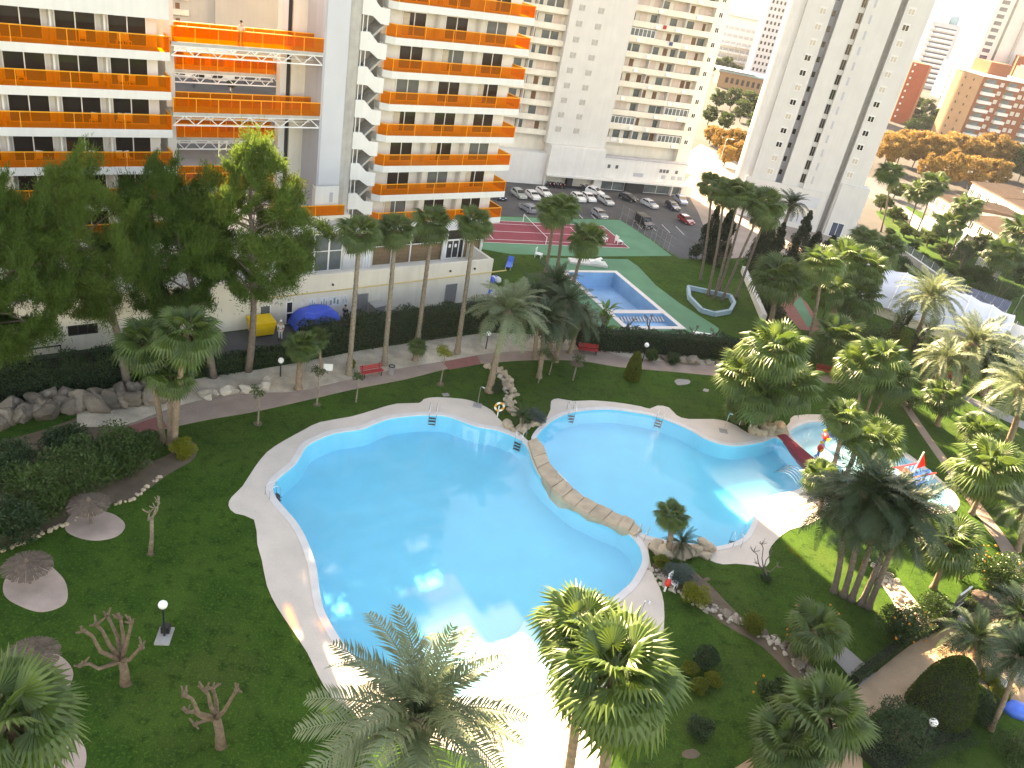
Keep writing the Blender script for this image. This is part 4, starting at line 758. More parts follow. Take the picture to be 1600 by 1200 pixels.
fans('palms by the tennis court', [('fan palm before the tennis court, closer to the hotel than its twin', (853, 425), (866, 330), 32), ('fan palm before the tennis court, closer to the old pool than its twin', (869, 430), (882, 322), 30), ('fan palm with sun caught on its top beside the old pool', (896, 441), (917, 372), 34)], r0=.2)
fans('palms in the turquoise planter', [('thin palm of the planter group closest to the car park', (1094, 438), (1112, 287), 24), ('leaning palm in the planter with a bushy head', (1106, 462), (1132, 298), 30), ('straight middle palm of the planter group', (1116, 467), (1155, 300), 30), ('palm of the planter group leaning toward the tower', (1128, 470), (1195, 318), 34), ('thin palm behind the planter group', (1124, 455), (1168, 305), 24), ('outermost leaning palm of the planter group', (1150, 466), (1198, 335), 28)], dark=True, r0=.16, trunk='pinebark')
dates('date palms', [('grey green date palm with round head before the beige tower', (1212, 388), (1236, 322), 30, dict(r0=.3, dark=True)), ('silvery date palm arching over the hedge by the path', (764, 612), (792, 492), 72, dict(r0=.3)), ('dark date palm standing behind the silvery one', (842, 590), (850, 505), 55, dict(dark=True, r0=.22)), ('dark date palm at the hedge near the old pool', (868, 565), (885, 480), 50, dict(dark=True, r0=.22)),
    ('dark feathery palm filling the hedge corner by the old pool', (858, 545), (868, 450), 48, dict(dark=True, r0=.2)), ('low dark palm leaning over the hedge corner', (835, 560), (838, 470), 44, dict(dark=True, r0=.2)), ('drooping dark palm between the hedge corner and the old pool', (890, 552), (905, 505), 42, dict(dark=True, r0=.2)),
    ('date palm leaning over the white membrane roof', (1424, 545), (1452, 468), 58, dict(r0=.28)), ('broad date palm by the far garden path', (1490, 612), (1520, 542), 62, dict(r0=.34)), ('smaller date palm between the broad one and the straight path', (1452, 620), (1476, 565), 46, dict(r0=.26)), ('bright date palm at the garden edge beyond the side path', (1572, 700), (1600, 612), 66, dict(r0=.3)), ('dark date palm behind the broad one', (1542, 615), (1560, 560), 44, dict(dark=True)),
    ('date palm by the lower bend of the straight path', (1600, 812), (1618, 750), 48), ('low young date palm beside the straight path', (1520, 772), (1522, 745), 38, dict(r0=.2, dark=False)), ('low date palm half hidden at the garden edge', (1590, 860), (1600, 800), 40)])
fans('palms around the mini golf', [('bushy palm beside the white planter wall', (1203, 508), (1216, 432), 46, dict(dark=True, r0=.3)), ('sunlit tall trunked palm of the golf group closest to the white planter wall', (1262, 540), (1285, 410), 36), ('sunlit palm at the top of the golf group', (1296, 505), (1322, 402), 36), ('sunlit palm of the golf group closest to the membrane roof', (1318, 510), (1352, 415), 38), ('lower sunlit palm in the golf group', (1304, 520), (1300, 448), 34), ('dark low palm of the golf group', (1325, 520), (1342, 462), 38, dict(dark=True)), ('small dark palm before the beige tower door', (1330, 440), (1352, 375), 28, dict(dark=True)), ('small dark palm by the boundary parapet', (1384, 450), (1392, 385), 24, dict(dark=True))])
fans('silvery palm clump by the lifeguard chair', [('palm of the silvery clump closest to the swimming pool', (1158, 662), (1165, 585), 50), ('highest palm of the silvery clump', (1176, 668), (1212, 545), 58), ('palm of the silvery clump leaning toward the children pool', (1196, 668), (1236, 600), 52), ('front low palm of the silvery clump', (1180, 672), (1190, 610), 52), ('small young palm at the foot of the silvery clump', (1150, 655), (1156, 640), 26, dict(skirt=False))])
fans('palms past the far path', [('curly headed palm of the path group closest to the silvery clump', (1338, 645), (1345, 570), 44, dict(r0=.13)), ('curly headed palm in the middle of the group past the path', (1352, 648), (1378, 560), 42, dict(r0=.13)), ('curly headed palm of the path group closest to the straight path', (1368, 648), (1395, 590), 40, dict(r0=.13, dark=True)), ('dark palm under the golf group by the bench', (1300, 590), (1310, 525), 42, dict(dark=True)), ('short red trunked palm on the lawn by the side path', (1464, 665), (1474, 618), 30, dict(dark=True, r0=.24)), ('thick dark palm behind the side path', (1535, 618), (1545, 560), 36, dict(dark=True, r0=.3))], dark=False)
fans('palms around the children pool', [('palm rising from the children pool rim beside the spring toys', (1297, 745), (1320, 652), 36), ('palm with shaggy head over the children pool', (1350, 742), (1372, 690), 44), ('low sunlit palm at the end of the red ramp', (1280, 805), (1284, 745), 34), ('thin palm behind the shaggy one at the pool', (1322, 742), (1346, 680), 32), ('palm on the lawn beside the straight path, sun on its head', (1518, 803), (1548, 728), 56), ('small palm behind the lawn palm', (1512, 722), (1530, 672), 32)])
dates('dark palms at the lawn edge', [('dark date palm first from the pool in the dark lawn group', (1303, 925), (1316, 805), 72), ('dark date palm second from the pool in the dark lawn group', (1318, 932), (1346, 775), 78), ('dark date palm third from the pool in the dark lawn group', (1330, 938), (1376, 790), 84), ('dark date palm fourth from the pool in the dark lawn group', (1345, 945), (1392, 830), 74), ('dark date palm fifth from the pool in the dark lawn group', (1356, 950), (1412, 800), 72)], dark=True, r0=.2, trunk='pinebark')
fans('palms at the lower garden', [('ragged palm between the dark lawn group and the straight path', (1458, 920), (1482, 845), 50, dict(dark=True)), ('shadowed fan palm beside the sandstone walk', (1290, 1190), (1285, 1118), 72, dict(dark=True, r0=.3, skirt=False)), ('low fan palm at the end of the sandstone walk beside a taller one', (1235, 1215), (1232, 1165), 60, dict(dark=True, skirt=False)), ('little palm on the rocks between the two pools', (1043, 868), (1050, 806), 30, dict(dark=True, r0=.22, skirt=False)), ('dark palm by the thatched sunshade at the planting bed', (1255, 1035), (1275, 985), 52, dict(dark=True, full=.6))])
# the big ones close below the balcony
palm('date', 'big pale date palm spreading over the pool deck', (668, 1420), (652, 1130), 172, n=38, r0=.3, group='big palms by the pool beach'); 
palm('fan', 'big fan palm with long trunk at the pool beach', (884, 1235), (905, 985), 78, n=34, r0=.24, group='big palms by the pool beach'); palm('fan', 'biggest fan palm leaning over the pool deck', (925, 1300), (958, 1052), 112, n=44, r0=.27, group='big palms by the pool beach', skirt=False)
palm('fan', 'bright fan palm beside the sunshade row, away from the shrubs', (-30, 1360), (5, 1130), 98, n=36, r0=.26, group='big palms by the pool beach')
palm('sago', 'dark sago palm beside the little pool palm', (1064, 866), (1064, 850), 34, n=30, skirt=False, r0=.2); palm('sago', 'sago palm in the bed at the head of the stone wall', (815, 668), (815, 652), 26, n=28, skirt=False)
dates('low palms by the walk', [('young arching date palm beside the sandstone walk', (1525, 1035), (1522, 1000), 52, dict(dark=True, r0=.24)), ('date palm at the far end of the sandstone walk', (1590, 1010), (1590, 965), 55, dict(dark=True, r0=.24)), ('leaning palm trunk at the garden corner', (1548, 1140), (1590, 1030), 50, dict(dark=True, r0=.14))])
for i, (b, c, r) in enumerate((((1376, 362), (1392, 270), 22), ((1416, 362), (1438, 298), 24), ((1432, 364), (1462, 285), 22), ((1472, 402), (1488, 350), 24), ((1484, 402), (1512, 322), 24), ((1545, 440), (1570, 395), 30), ((1585, 420), (1602, 360), 34))):
    palm('fan', ('street palm at the foot of the beige tower', 'palm of the villa pair closer to the beige tower', 'palm of the villa pair closer to the lowest villa', 'dark palm leaning before the lowest villa', 'palm with the highest head before the lowest villa', 'dark palm beside the white boundary wall', 'bushy palm at the end of the villa row')[i], b, c, r, z0=LOW, dark=True, group='street palms', full=.8, r0=.2)

# ---- pines
pin = np.random.default_rng(21)
def needle_cloud(seed, ncl, per):
    rng = np.random.default_rng(seed); c = crown_centres(ncl, rng, 'pine', .45); rad = rng.uniform(.11, .25, ncl); out = []
    for q, r in zip(c, rad):                     # each bough: a loose tuft, flattened, denser at its upper side
        p = rng.normal(0, .36, (int(per * (r / .15) ** 1.6), 3)) * np.array([1.15, 1.15, .55]) * r; tilt = rng.normal(0, .5, 2); p[:, 2] += p[:, 0] * tilt[0] + p[:, 1] * tilt[1]; d = p / (np.linalg.norm(p, axis=1)[:, None] + 1e-6)
        out.append(leaf_quads(q + p, .06, .010, rng, .7, d * .8))
    return np.concatenate(out), c
PINES = []
for s_ in (1, 2, 3):
    V, c = needle_cloud(s_, 125, 680); PINES.append((quads_mesh('crown', V, M['pine']), c))
def pine(label, base, cen, top, low, rpx, k):
    g = G(*base); c = at_depth(*cen, g.y); zt_ = at_depth(*top, g.y).z; zl = at_depth(*low, g.y).z; rad = rpx / FPX * Vector((c.x, c.y, CAM_H - c.z)).length
    t = thing('pine_tree', label, 'tree', (g.x, g.y, 0), 0, 'pine trees before the hotel'); hz = (zt_ - zl) / 2; cc = Vector((c.x - g.x, c.y - g.y + .2, (zt_ + zl) / 2))
    me, cl = PINES[k]; link('crown', me, t, cc, (0, 0, k * 2.1), (rad * 1.1, rad * 1.0, hz * 1.05))
    tr = MB(); tip = cc + Vector((0, 0, hz * .7)); tr.tube([Vector((0, 0, -.1)).lerp(tip, q) + Vector((math.sin(q * 5) * .25, 0, 0)) for q in [i / 10 for i in range(11)]], [.3 * (1 - .75 * i / 10) for i in range(11)], 9); tr.build('trunk', M['pinebark'], t, True)
    rz = Matrix.Rotation(k * 2.1, 3, 'Z')
    for j in range(0, len(cl), 4):
        e = rz @ Vector(cl[j]); e = cc + Vector((e.x * rad, e.y * rad, e.z * hz)); zz = max(.25, min(.92, (e.z - .8) / max(tip.z, .1))); s0 = tip * zz
        MB().tube([s0, s0.lerp(e, .5) + Vector((0, 0, .25)), e], [.09, .05, .02], 5).build('limb', M['pinebark'], t)
pine('pine with a leaning trunk over the stone wall', (200, 606), (122, 365), (125, 240), (135, 490), 84, 0)
pine('dense middle pine of the row before the hotel', (334, 590), (258, 370), (262, 245), (258, 497), 84, 1)
pine('pine with the brightest top, beside the yellow skip', (388, 580), (395, 345), (378, 228), (395, 470), 92, 2)
pine('pine furthest from the yellow skip in the row before the hotel', (-25, 640), (5, 415), (5, 270), (15, 545), 84, 1)

# ---- hedges, shrubs, trees
def hedge(label, pts, width, h, m='hedge', seed=1, dens=260, z0=0.0, L=.16):
    P = GP(pts, z0); o = P[0]; t = thing('hedge', label, 'hedge', (o.x, o.y, z0)); rng = np.random.default_rng(seed); core = MB(); allq = []
    for i in range(len(P) - 1):
        a, b = P[i] - o, P[i + 1] - o; Ls = (b - a).length; d = (b - a) / Ls; nn = Vector((-d.y, d.x)); a2 = a + nn * width / 2; b2 = b + nn * width / 2
        core.beam((*a2, h * .46), (*b2, h * .46), width * .7, h * .86)
        k = int(dens * Ls * (h + width)); u = rng.uniform(-.02, 1.02, k); fc = rng.random(k); hh = h * (1 + .07 * np.sin(u * Ls * 1.3 + i) + .05 * np.sin(u * Ls * 3.1))
        top = fc < width / (width + 1.4 * h); v = np.where(top, rng.uniform(-.05, 1.05, k), np.where(rng.random(k) < .8, rng.normal(.03, .045, k), rng.normal(.97, .04, k))); z = np.where(top, hh * rng.normal(.97, .035, k), hh * rng.uniform(0, 1, k))
        C = np.stack([a.x + d.x * Ls * u + nn.x * width * v, a.y + d.y * Ls * u + nn.y * width * v, z], 1); allq.append(leaf_quads(C, L, L * .55, rng, .4))
    core.build('dark_core', M['hedgecore'], t); o2 = link('foliage', quads_mesh('foliage', np.concatenate(allq), M[m]), t); return t
M['hedgecore'] = mat('hedge_dark_core', (.012, .018, .009), .95, .3, 4)  # solid core; shade between the leaves put into its near-black colour
hedge('long dark clipped hedge between gravel and service yard', [(478, 565), (560, 548), (640, 536), (705, 527), (760, 520), (842, 512)], 1.7, 2.7, seed=2)
hedge('low start of the clipped hedge near the yellow skip', [(325, 592), (400, 577), (478, 565)], 1.4, 1.15, seed=12)
hedge('dark overgrown hedge above the rock wall under the pines', [(-80, 655), (0, 632), (110, 618), (200, 600), (250, 592)], 2.0, 2.4, seed=3)
hedge('dark hedge between the path and the old pool', [(905, 548), (985, 552), (1060, 557), (1130, 562), (1195, 568)], 1.5, 2.0, seed=4)
hedge('low clipped hedge strip along the sandstone walk', [(1340, 1072), (1420, 1008), (1470, 985), (1498, 965)], .6, .6, seed=5, m='shrub', L=.1)
hedge('low hedge strip at the far side of the walk', [(1508, 960), (1560, 938), (1605, 905)], .6, .7, seed=6, m='shrub', L=.1)
hedge('dark flat clipped hedge around the globe lamp by the walk', [(1400, 1235), (1450, 1195), (1525, 1165)], 3.4, .55, seed=7, m='hedge', L=.1)
BLOBS = {}
def blob(name, label, base, rpx, hk=.8, m='shrub', z0=0.0, group=None, per=900, L=.14, dots=None, cat='shrub', lift=None):
    g = G(*base, z0); r = rpx / FPX * Vector((g.x, g.y, CAM_H - z0)).length; key = (m, round(hk, 1), per, round(L / r, 2)); t = thing(name, label, cat, (g.x, g.y, z0), 0, group)
    if key not in BLOBS:
        rng = np.random.default_rng(len(BLOBS) + 40); n = 16; cs, _ = shell_pts(n, rng, .5); cs = np.concatenate([cs * .62, [[0, 0, 0]]]); V = clump_cloud(cs, [rng.uniform(.34, .5) for _ in range(n)] + [.6], per // 6, L / r * 1.1, L / r * .6, len(BLOBS), .9, .35, .55); BLOBS[key] = quads_mesh('foliage', V, M[m])
    h = r * hk; link('foliage', BLOBS[key], t, (0, 0, h * .8 if lift is None else lift), (0, 0, random.uniform(0, 6)), (r, r, h)); 
    for i in range(5): a = i * 1.3; MB().tube([(0, 0, -.05), (math.cos(a) * r * .3, math.sin(a) * r * .3, (h if lift is None else lift))], [.05, .02], 5).build('stem', M['pinebark'], t)
    if dots:
        for i in range(dots): a, e = random.uniform(0, 6.28), random.uniform(-.2, 1.2); link('orange_fruit', FRUIT, t, (r * .95 * math.cos(a) * math.cos(e), r * .95 * math.sin(a) * math.cos(e), (h * .8 if lift is None else lift) + h * .95 * math.sin(e)))
    return t
FRUIT = MB().lathe([(.01, -.06), (.05, -.04), (.065, 0), (.05, .04), (.01, .06)], 8).mesh('orange_fruit', mat('orange_fruit', (.6, .2, .01), .5, .1, 8), True)
for i, (b, r, m) in enumerate((((60, 800), 52, 'shrub'), ((130, 770), 58, 'shrub'), ((185, 735), 50, 'shrub'), ((20, 845), 45, 'hedge'), ((225, 710), 30, 'shrub'), ((110, 725), 40, 'hedge'), ((30, 760), 46, 'hedge'))):
    blob('shrub', '%s shrub in the big bed counted from the sunshades' % ORD[i], b, r, .9, m, group='shrubs of the sunshade bed', per=2600, L=.15)
for lab, b, r, hk, m in (('bright round shrub at the foot of the leaning palms', (288, 712), 22, .9, 'yshrub'), ('rounded yellow green bush beside the deck edge rocks', (1083, 942), 25, .8, 'yshrub'), ('rounded yellow bush along the rock border', (1170, 985), 22, .8, 'yshrub'), ('spreading grey green shrub between the pool decks', (1060, 905), 30, .6, 'gshrub'), ('grey green shrub at the head of the stone wall', (838, 660), 18, .8, 'gshrub'),
        ('low yellow flowering bush on the lower lawn', (1075, 1050), 14, .8, 'yshrub'), ('low yellow bush on the lower lawn, the one closest to the rocks', (1112, 1068), 15, .8, 'yshrub'), ('yellow bush in front on the lower lawn', (1090, 1078), 16, .7, 'yshrub'), ('dark bush behind the yellow ones on the lower lawn', (1098, 1040), 22, .9, 'hedge'), ('yellowish low plant by the rocks between the pools', (1030, 885), 15, .8, 'yshrub'),
        ('big dark round bush beside the walk', (1392, 1165), 46, .95, 'hedge'), ('bright green shrub by the information board', (1452, 965), 26, .9, 'shrub'), ('dark shrub between the egg shaped conifer and the blue cover', (1530, 1120), 26, .9, 'hedge'), ('leafy dark shrub at the lower garden corner', (1580, 1185), 34, .9, 'shrub'), ('small round bush beside the lamp post near the old pool', (1014, 565), 12, 1.2, 'shrub'), ('dark low bush by the boulders along the path', (1050, 568), 14, .8, 'hedge'),
        ('green shrub by the side path bend', (1420, 640), 24, .7, 'hedge'), ('yellow bush by the pale bed', (1545, 1068), 16, .7, 'yshrub'), ('yellow bush lower in the pale bed', (1560, 1092), 15, .7, 'yshrub'), ('shrub behind the parapet at the beige tower', (1408, 425), 14, 1, 'hedge'), ('dark shrub at the golf lanes', (1275, 560), 26, .8, 'hedge'), ('dark shrub beside the broad leaved plants', (1360, 545), 30, .9, 'hedge'), ('bright shrub behind the curly headed palms', (1395, 540), 30, .7, 'yshrub'), ('dark shrub under the date palms by the path', (1440, 600), 30, .7, 'hedge'),
        ('shrub at the foot of the silver date palm', (772, 612), 14, .8, 'hedge'), ('dark clump at the end of the long hedge', (880, 535), 34, 1.3, 'hedge'), ('dark clump by the young palms at the hedge', (850, 540), 30, 1.2, 'conifer'), ('shrub on the lawn under the bare tree', (1195, 905), 10, .5, 'hedge'), ('dark shrub alone on the lower lawn below the yellow bushes', (1090, 1150), 24, .8, 'hedge'), ('green tuft on the gravel by the hotel palms', (548, 575), 9, 1, 'yshrub'), ('dark creeper heap beside the boundary wall', (1500, 420), 36, .8, 'hedge'), ('dark creeper heap further along the boundary wall', (1555, 470), 38, .8, 'hedge'), ('dark bushes behind the boundary parapet end', (1600, 500), 34, .9, 'hedge')):
    blob('shrub', lab, b, r, hk, m, per=1500, L=.11)
for lab, b, r in (('citrus tree with oranges by the information board', (1395, 1000), 36), ('citrus tree with oranges near the far end of the walk', (1545, 915), 36), ('shaded citrus bush with fruit on the lower lawn', (1200, 1120), 34), ('shadowed loose tree over the planting bed', (1262, 1015), 46), ('small leafy tree beside the end of the straight path', (1500, 905), 30)):
    blob('citrus_tree', lab, b, r, .9, 'citrus', per=2200, L=.13, dots=14, cat='tree', lift=1.5)
# topiary
def topiary(label, base, top, rpx, m, seed, yel=False):
    g = G(*base); z = at_depth(*top, g.y).z; r = rpx / FPX * Vector((g.x, g.y, CAM_H)).length; t = thing('topiary', label, 'topiary', (g.x, g.y, 0)); rng = np.random.default_rng(seed); n = 9000
    a = rng.uniform(0, 6.283, n); f = rng.random(n); rr = r * np.minimum(1, np.sqrt(np.clip(f, 0, 1)) * 6) ** .5 * np.clip((1 - f ** 2.2), .02, 1) ** .62 * (1 + .03 * np.sin(7 * f + a)); C = np.stack([rr * np.cos(a), rr * np.sin(a), f * z], 1) + rng.normal(0, .02, (n, 3))
    link('foliage', quads_mesh('foliage', leaf_quads(C, .11, .07, rng, .3, np.stack([np.cos(a), np.sin(a), .4 + 0 * a], 1) * .6), M[m]), t)
    MB().lathe([(r * .92, .02), (r * .93, z * .25), (r * .82, z * .5), (r * .6, z * .75), (r * .2, z * .95)], 14).build('dark_core', M['hedgecore'], t, True); MB().tube([(0, 0, -.05), (0, 0, z * .3)], .12, 7).build('trunk', M['pinebark'], t)
topiary('large egg shaped clipped conifer beside the walk', (1458, 1116), (1489, 1026), 38, 'topi', 5); topiary('brownish clipped column bush on the lawn by the path', (986, 592), (991, 548), 12, 'yshrub', 6)
# dark conifers
def conifer(label, base, top, rpx, z0=0.0, m='conifer', seed=1):
    g = G(*base, z0); z = at_depth(*top, g.y).z - z0; r = rpx / FPX * Vector((g.x, g.y, CAM_H - z0)).length; t = thing('cypress_tree', label, 'tree', (g.x, g.y, z0), 0, 'dark conifers by the car park'); rng = np.random.default_rng(seed); n = 60
    f = rng.random(n) ** .8; a = rng.uniform(0, 6.28, n); rr = r * (1 - f) ** .7 * rng.uniform(.4, .95, n); C = np.stack([rr * np.cos(a), rr * np.sin(a), z * (.06 + .9 * f)], 1)
    link('crown', quads_mesh('crown', clump_cloud(C, r * (.42 - .28 * f), 220, .22, .1, seed, 1.3, .6), M[m]), t); MB().tube([(0, 0, -.1), (0, 0, z * .9)], [.2, .03], 7).build('trunk', M['pinebark'], t)
for i, (b, tp, r) in enumerate((((1098, 405), (1106, 318), 20), ((1118, 412), (1130, 325), 22), ((1180, 425), (1190, 340), 24), ((1200, 420), (1212, 345), 20), ((1240, 405), (1256, 325), 16), ((1260, 420), (1270, 362), 24), ((1282, 425), (1290, 365), 22))):
    conifer('%s dark conifer from the car park along the terrace edge' % ORD[i], b, tp, r, seed=60 + i)
# street trees in autumn leaf, green street trees
def tree_mesh(m, seed, ncl=60, per=130, L=.1, W=.07):
    rng = np.random.default_rng(seed); c = crown_centres(ncl, rng, 'round', .5) * .78; return quads_mesh('crown', clump_cloud(c, rng.uniform(.13, .27, ncl), per, L, W, seed, .85, .2, .3), M[m])
TM = {m: [tree_mesh(m, 80 + i) for i in range(2)] for m in ('autumn', 'street')}
TRK = MB().tube([(0, 0, 0), (.05, 0, .5), (0, .03, 1)], [.05, .04, .03], 7).mesh('trunk', M['pinebark'])
def street_tree(label, base, rpx, m, hk=1.0, group=None, z0=LOW):
    g = G(*base, z0); r = rpx / FPX * Vector((g.x, g.y, CAM_H - z0)).length; t = thing('street_tree', label, 'tree', (g.x, g.y, z0), random.uniform(0, 6), group); hz = r * hk
    link('crown', random.choice(TM[m]), t, (0, 0, hz * 1.15), (0, 0, 0), (r, r, hz)); link('trunk', TRK, t, (0, 0, -.1), (0, 0, 0), (4, 4, hz * 1.2))
    for i in range(4): a = i * 1.6; MB().tube([(0, 0, hz * .7), (r * .5 * math.cos(a), r * .5 * math.sin(a), hz * 1.4)], [.14, .03], 5).build('limb', M['pinebark'], t)
for i, (b, r) in enumerate((((1380, 262), 26), ((1402, 255), 24), ((1425, 262), 27), ((1452, 268), 26), ((1478, 268), 28), ((1506, 275), 28), ((1532, 270), 28), ((1558, 276), 26), ((1478, 292), 26), ((1445, 288), 22), ((1510, 295), 24), ((1545, 296), 22))):
    street_tree('%s yellow plane tree from the beige tower in the avenue' % ORD[i], b, r, 'autumn', .95, 'autumn plane trees of the avenue')
for i, (b, r) in enumerate((((1122, 240), 18), ((1142, 248), 22), ((1155, 262), 20), ((1130, 260), 16), ((1108, 225), 14))): street_tree('%s russet tree from the cream block by the sunny street' % ORD[i], b, r, 'autumn', 1.0, 'autumn trees by the cream block')
for i, (b, r) in enumerate((((1118, 170), 14), ((1140, 172), 16), ((1165, 176), 16), ((1180, 182), 14), ((1105, 195), 14), ((1155, 190), 16), ((1130, 205), 14), ((1175, 210), 16), ((1112, 116), 12), ((1130, 120), 14), ((1148, 124), 10))): street_tree('%s green tree in the gardens below the pavilion and white hotel' % ORD[i], b, r, 'street', 1.0, 'green trees behind the cream block')
for i, (b, r) in enumerate((((1420, 215), 14), ((1440, 208), 14), ((1428, 195), 12), ((1455, 200), 13), ((1445, 180), 12), ((1465, 190), 10), ((1590, 285), 26), ((1610, 270), 26), ((1430, 172), 10))): street_tree('%s dark garden tree beyond the yellow avenue' % ORD[i], b, r, 'street', .9, 'garden trees beyond the avenue')
for i, (b, r) in enumerate((((1395, 345), 14), ((1412, 370), 12), ((1448, 385), 14), ((1470, 400), 14), ((1500, 410), 18), ((1530, 400), 20), ((1550, 420), 22), ((1580, 430), 24), ((1465, 350), 12), ((1462, 375), 14), ((1375, 330), 16), ((1395, 310), 16), ((1600, 455), 24), ((1525, 445), 18))): street_tree('%s garden tree along the villa walls counted from the beige tower' % ORD[i], b, r, 'street', .75, 'garden trees by the villas')
for i, (b, r) in enumerate((((1388, 368), 9), ((1400, 385), 9), ((1425, 392), 10), ((1440, 408), 10), ((1460, 420), 11), ((1480, 435), 12), ((1505, 432), 12), ((1520, 460), 13), ((1545, 452), 14), ((1570, 470), 15), ((1412, 345), 9), ((1430, 372), 9), ((1508, 392), 12), ((1560, 405), 14))): street_tree('%s low green garden bush below the villas' % ORD[i], b, r, 'street', .6, 'bushes below the villas')
for i, (b, r) in enumerate((((442, 170), 13), ((452, 140), 9), ((362, 140), 8), ((330, 100), 8))): street_tree('%s dark street tree seen between the hotel wings' % ORD[i], b, r, 'street', .9, 'trees between the hotel wings', 0.0)
# bare pollarded trees
def pollard(label, base, tips, fork, m='polbark', r0=.2, z0=0):
    g = G(*base, z0); t = thing('pollarded_tree', label, 'tree', (g.x, g.y, z0)); f = at_depth(*fork, g.y) - Vector((g.x, g.y, z0)); MB().tube([(0, 0, -.05), f * .5 + Vector((.05, 0, 0)), f], [r0 * 1.3, r0 * .95, r0 * .9], 9).build('trunk', M[m], t, True)
    for i, tp in enumerate(tips):
        yo = (i % 3 - 1) * .7; e = at_depth(*tp, g.y + yo) - Vector((g.x, g.y, z0)); mid = f.lerp(e, .5) + Vector((0, yo * .3, -.18)); k = f.lerp(e, .8) + Vector((.05, 0, .06)); br = MB().tube([f - Vector((0, 0, .1)), mid, k, e], [r0 * .62, r0 * .45, r0 * .36, r0 * .42], 7).build('branch', M[m], t, True)
        MB().lathe([(.02, -.9), (.7, -.6), (1, 0), (.7, .6), (.02, .9)], 8).build('burl', M[m], br, True, loc=e, scale=(r0 * .62,) * 3)
        for j in range(5): d = Vector((random.uniform(-.3, .3), random.uniform(-.3, .3), random.uniform(.05, .3))); MB().tube([e - Vector((0, 0, .03)), e + d * .6, e + d + Vector((0, 0, .05))], [r0 * .34, r0 * .24, r0 * .2], 5).build('knuckle', M[m], br)
pollard('pollarded tree with five gnarled arms near the lamp', (196, 1068), [(130, 985), (150, 975), (168, 962), (125, 1040), (205, 972), (188, 965), (222, 1012)], (190, 1030)); pollard('smaller pollarded tree with knobbly fists on the sunshade lawn', (345, 1166), [(288, 1086), (320, 1078), (332, 1076), (370, 1078), (293, 1112), (305, 1132)], (338, 1120)); pollard('slender grey bare tree on the sunshade lawn', (235, 865), [(231, 800), (243, 793), (248, 785)], (237, 808), 'palebark', r0=.11)
for i, (b, f, tp) in enumerate((((921, 530), (923, 510), [(912, 485), (925, 488), (938, 495)]), ((940, 540), (940, 512), [(930, 495), (945, 497)]), ((978, 535), (982, 505), [(990, 500), (975, 515)]), ((1014, 538), (1014, 510), [(1010, 496), (1018, 494)]), ((1082, 530), (1083, 520), [(1080, 515), (1090, 512)]), ((1116, 532), (1118, 522), [(1112, 516), (1124, 518)]))): pollard('%s dark pollard stump from the hotel in the row by the old pool' % ORD[i], b, tp, f, 'pinebark', .12)
pollard('bare dark shrub like tree on the shaded deck edge', (1198, 905), [(1178, 862), (1190, 850), (1205, 862), (1215, 885), (1182, 880)], (1194, 888), 'pinebark', .07)
for i, (b, tp) in enumerate((((403, 662), (410, 612)), ((495, 632), (500, 582)), ((688, 600), (690, 548)), ((841, 598), (848, 550)), ((895, 594), (900, 560)), ((858, 585), (862, 560)), ((556, 628), (555, 588)))):
    g = G(*b); h = at_depth(*tp, g.y).z; t = thing('young_tree', '%s thin young tree counted from the pines along the garden path' % ORD[i], 'tree', (g.x, g.y, 0), 0, 'young trees along the path'); MB().tube([(0, 0, -.05), (.05, 0, h * .5), (0, 0, h)], [.07, .05, .03], 6).build('trunk', M['palebark'], t)
    k = .75 if i not in (2, 4) else 1.0; V = clump_cloud([(random.uniform(-.4, .4), random.uniform(-.4, .4), h + random.uniform(-.2, .3)) for _ in range(9)], [.35 * k] * 9, 40 if i != 2 else 110, .12, .07, 200 + i, .7); link('crown', quads_mesh('crown', V, M['street' if i != 2 else 'yshrub']), t)
# broad leaved plants by the membrane roof
BL_ = MB()
for k in range(6): a, b = k / 6, (k + 1) / 6; wa, wb = .16 * math.sin(math.pi * min(1, a + .12)), .16 * math.sin(math.pi * min(1, b + .1)); za, zb = .1 * a - .5 * a ** 3, .1 * b - .5 * b ** 3; BL_.add([(a, -wa, za + .03), (b, -wb, zb + .03), (b, 0, zb), (a, 0, za), (b, wb, zb + .03), (a, wa, za + .03)], [(0, 1, 2, 3), (3, 2, 4, 5)])
BL_ = BL_.mesh('broad_leaf', M['hedge']); BLs = BL_.copy(); BLs.materials[0] = M['broad_lit']  # BLs is the sunlit copy: sunlight put into a brighter leaf colour
for i, (b, sun_) in enumerate((((1405, 520), 0), ((1425, 555), 0), ((1390, 535), 0), ((1445, 530), 0), ((940, 520), 1), ((1372, 470), 1))):
    g = G(*b); t = thing('broad_leaf_plant', '%s broad leaved plant %s' % (ORD[i % 4], 'around the white membrane roof' if i < 4 else ('with bright leaves by the end of the long hedge', 'in sun beside the golf palms')[i - 4]), 'plant', (g.x, g.y, 0), 0, 'broad leaved plants')
    for j in range(22): link('broad_leaf', BLs if sun_ else BL_, t, (random.uniform(-.4, .4), random.uniform(-.4, .4), random.uniform(.3, 2.6)), (random.uniform(-.4, .4), -R(random.uniform(25, 80)), j * 2.4), (random.uniform(1.1, 1.7),) * 3)
    for j in range(4): MB().tube([(0, 0, -.05), (.3 * math.cos(j * 1.6), .3 * math.sin(j * 1.6), 2.4)], [.09, .05], 6).build('stem', M['street_stem'] if 'street_stem' in M else M['pinebark'], t)

# ================================================================== things in the garden and the street
rp = random.Random(17)
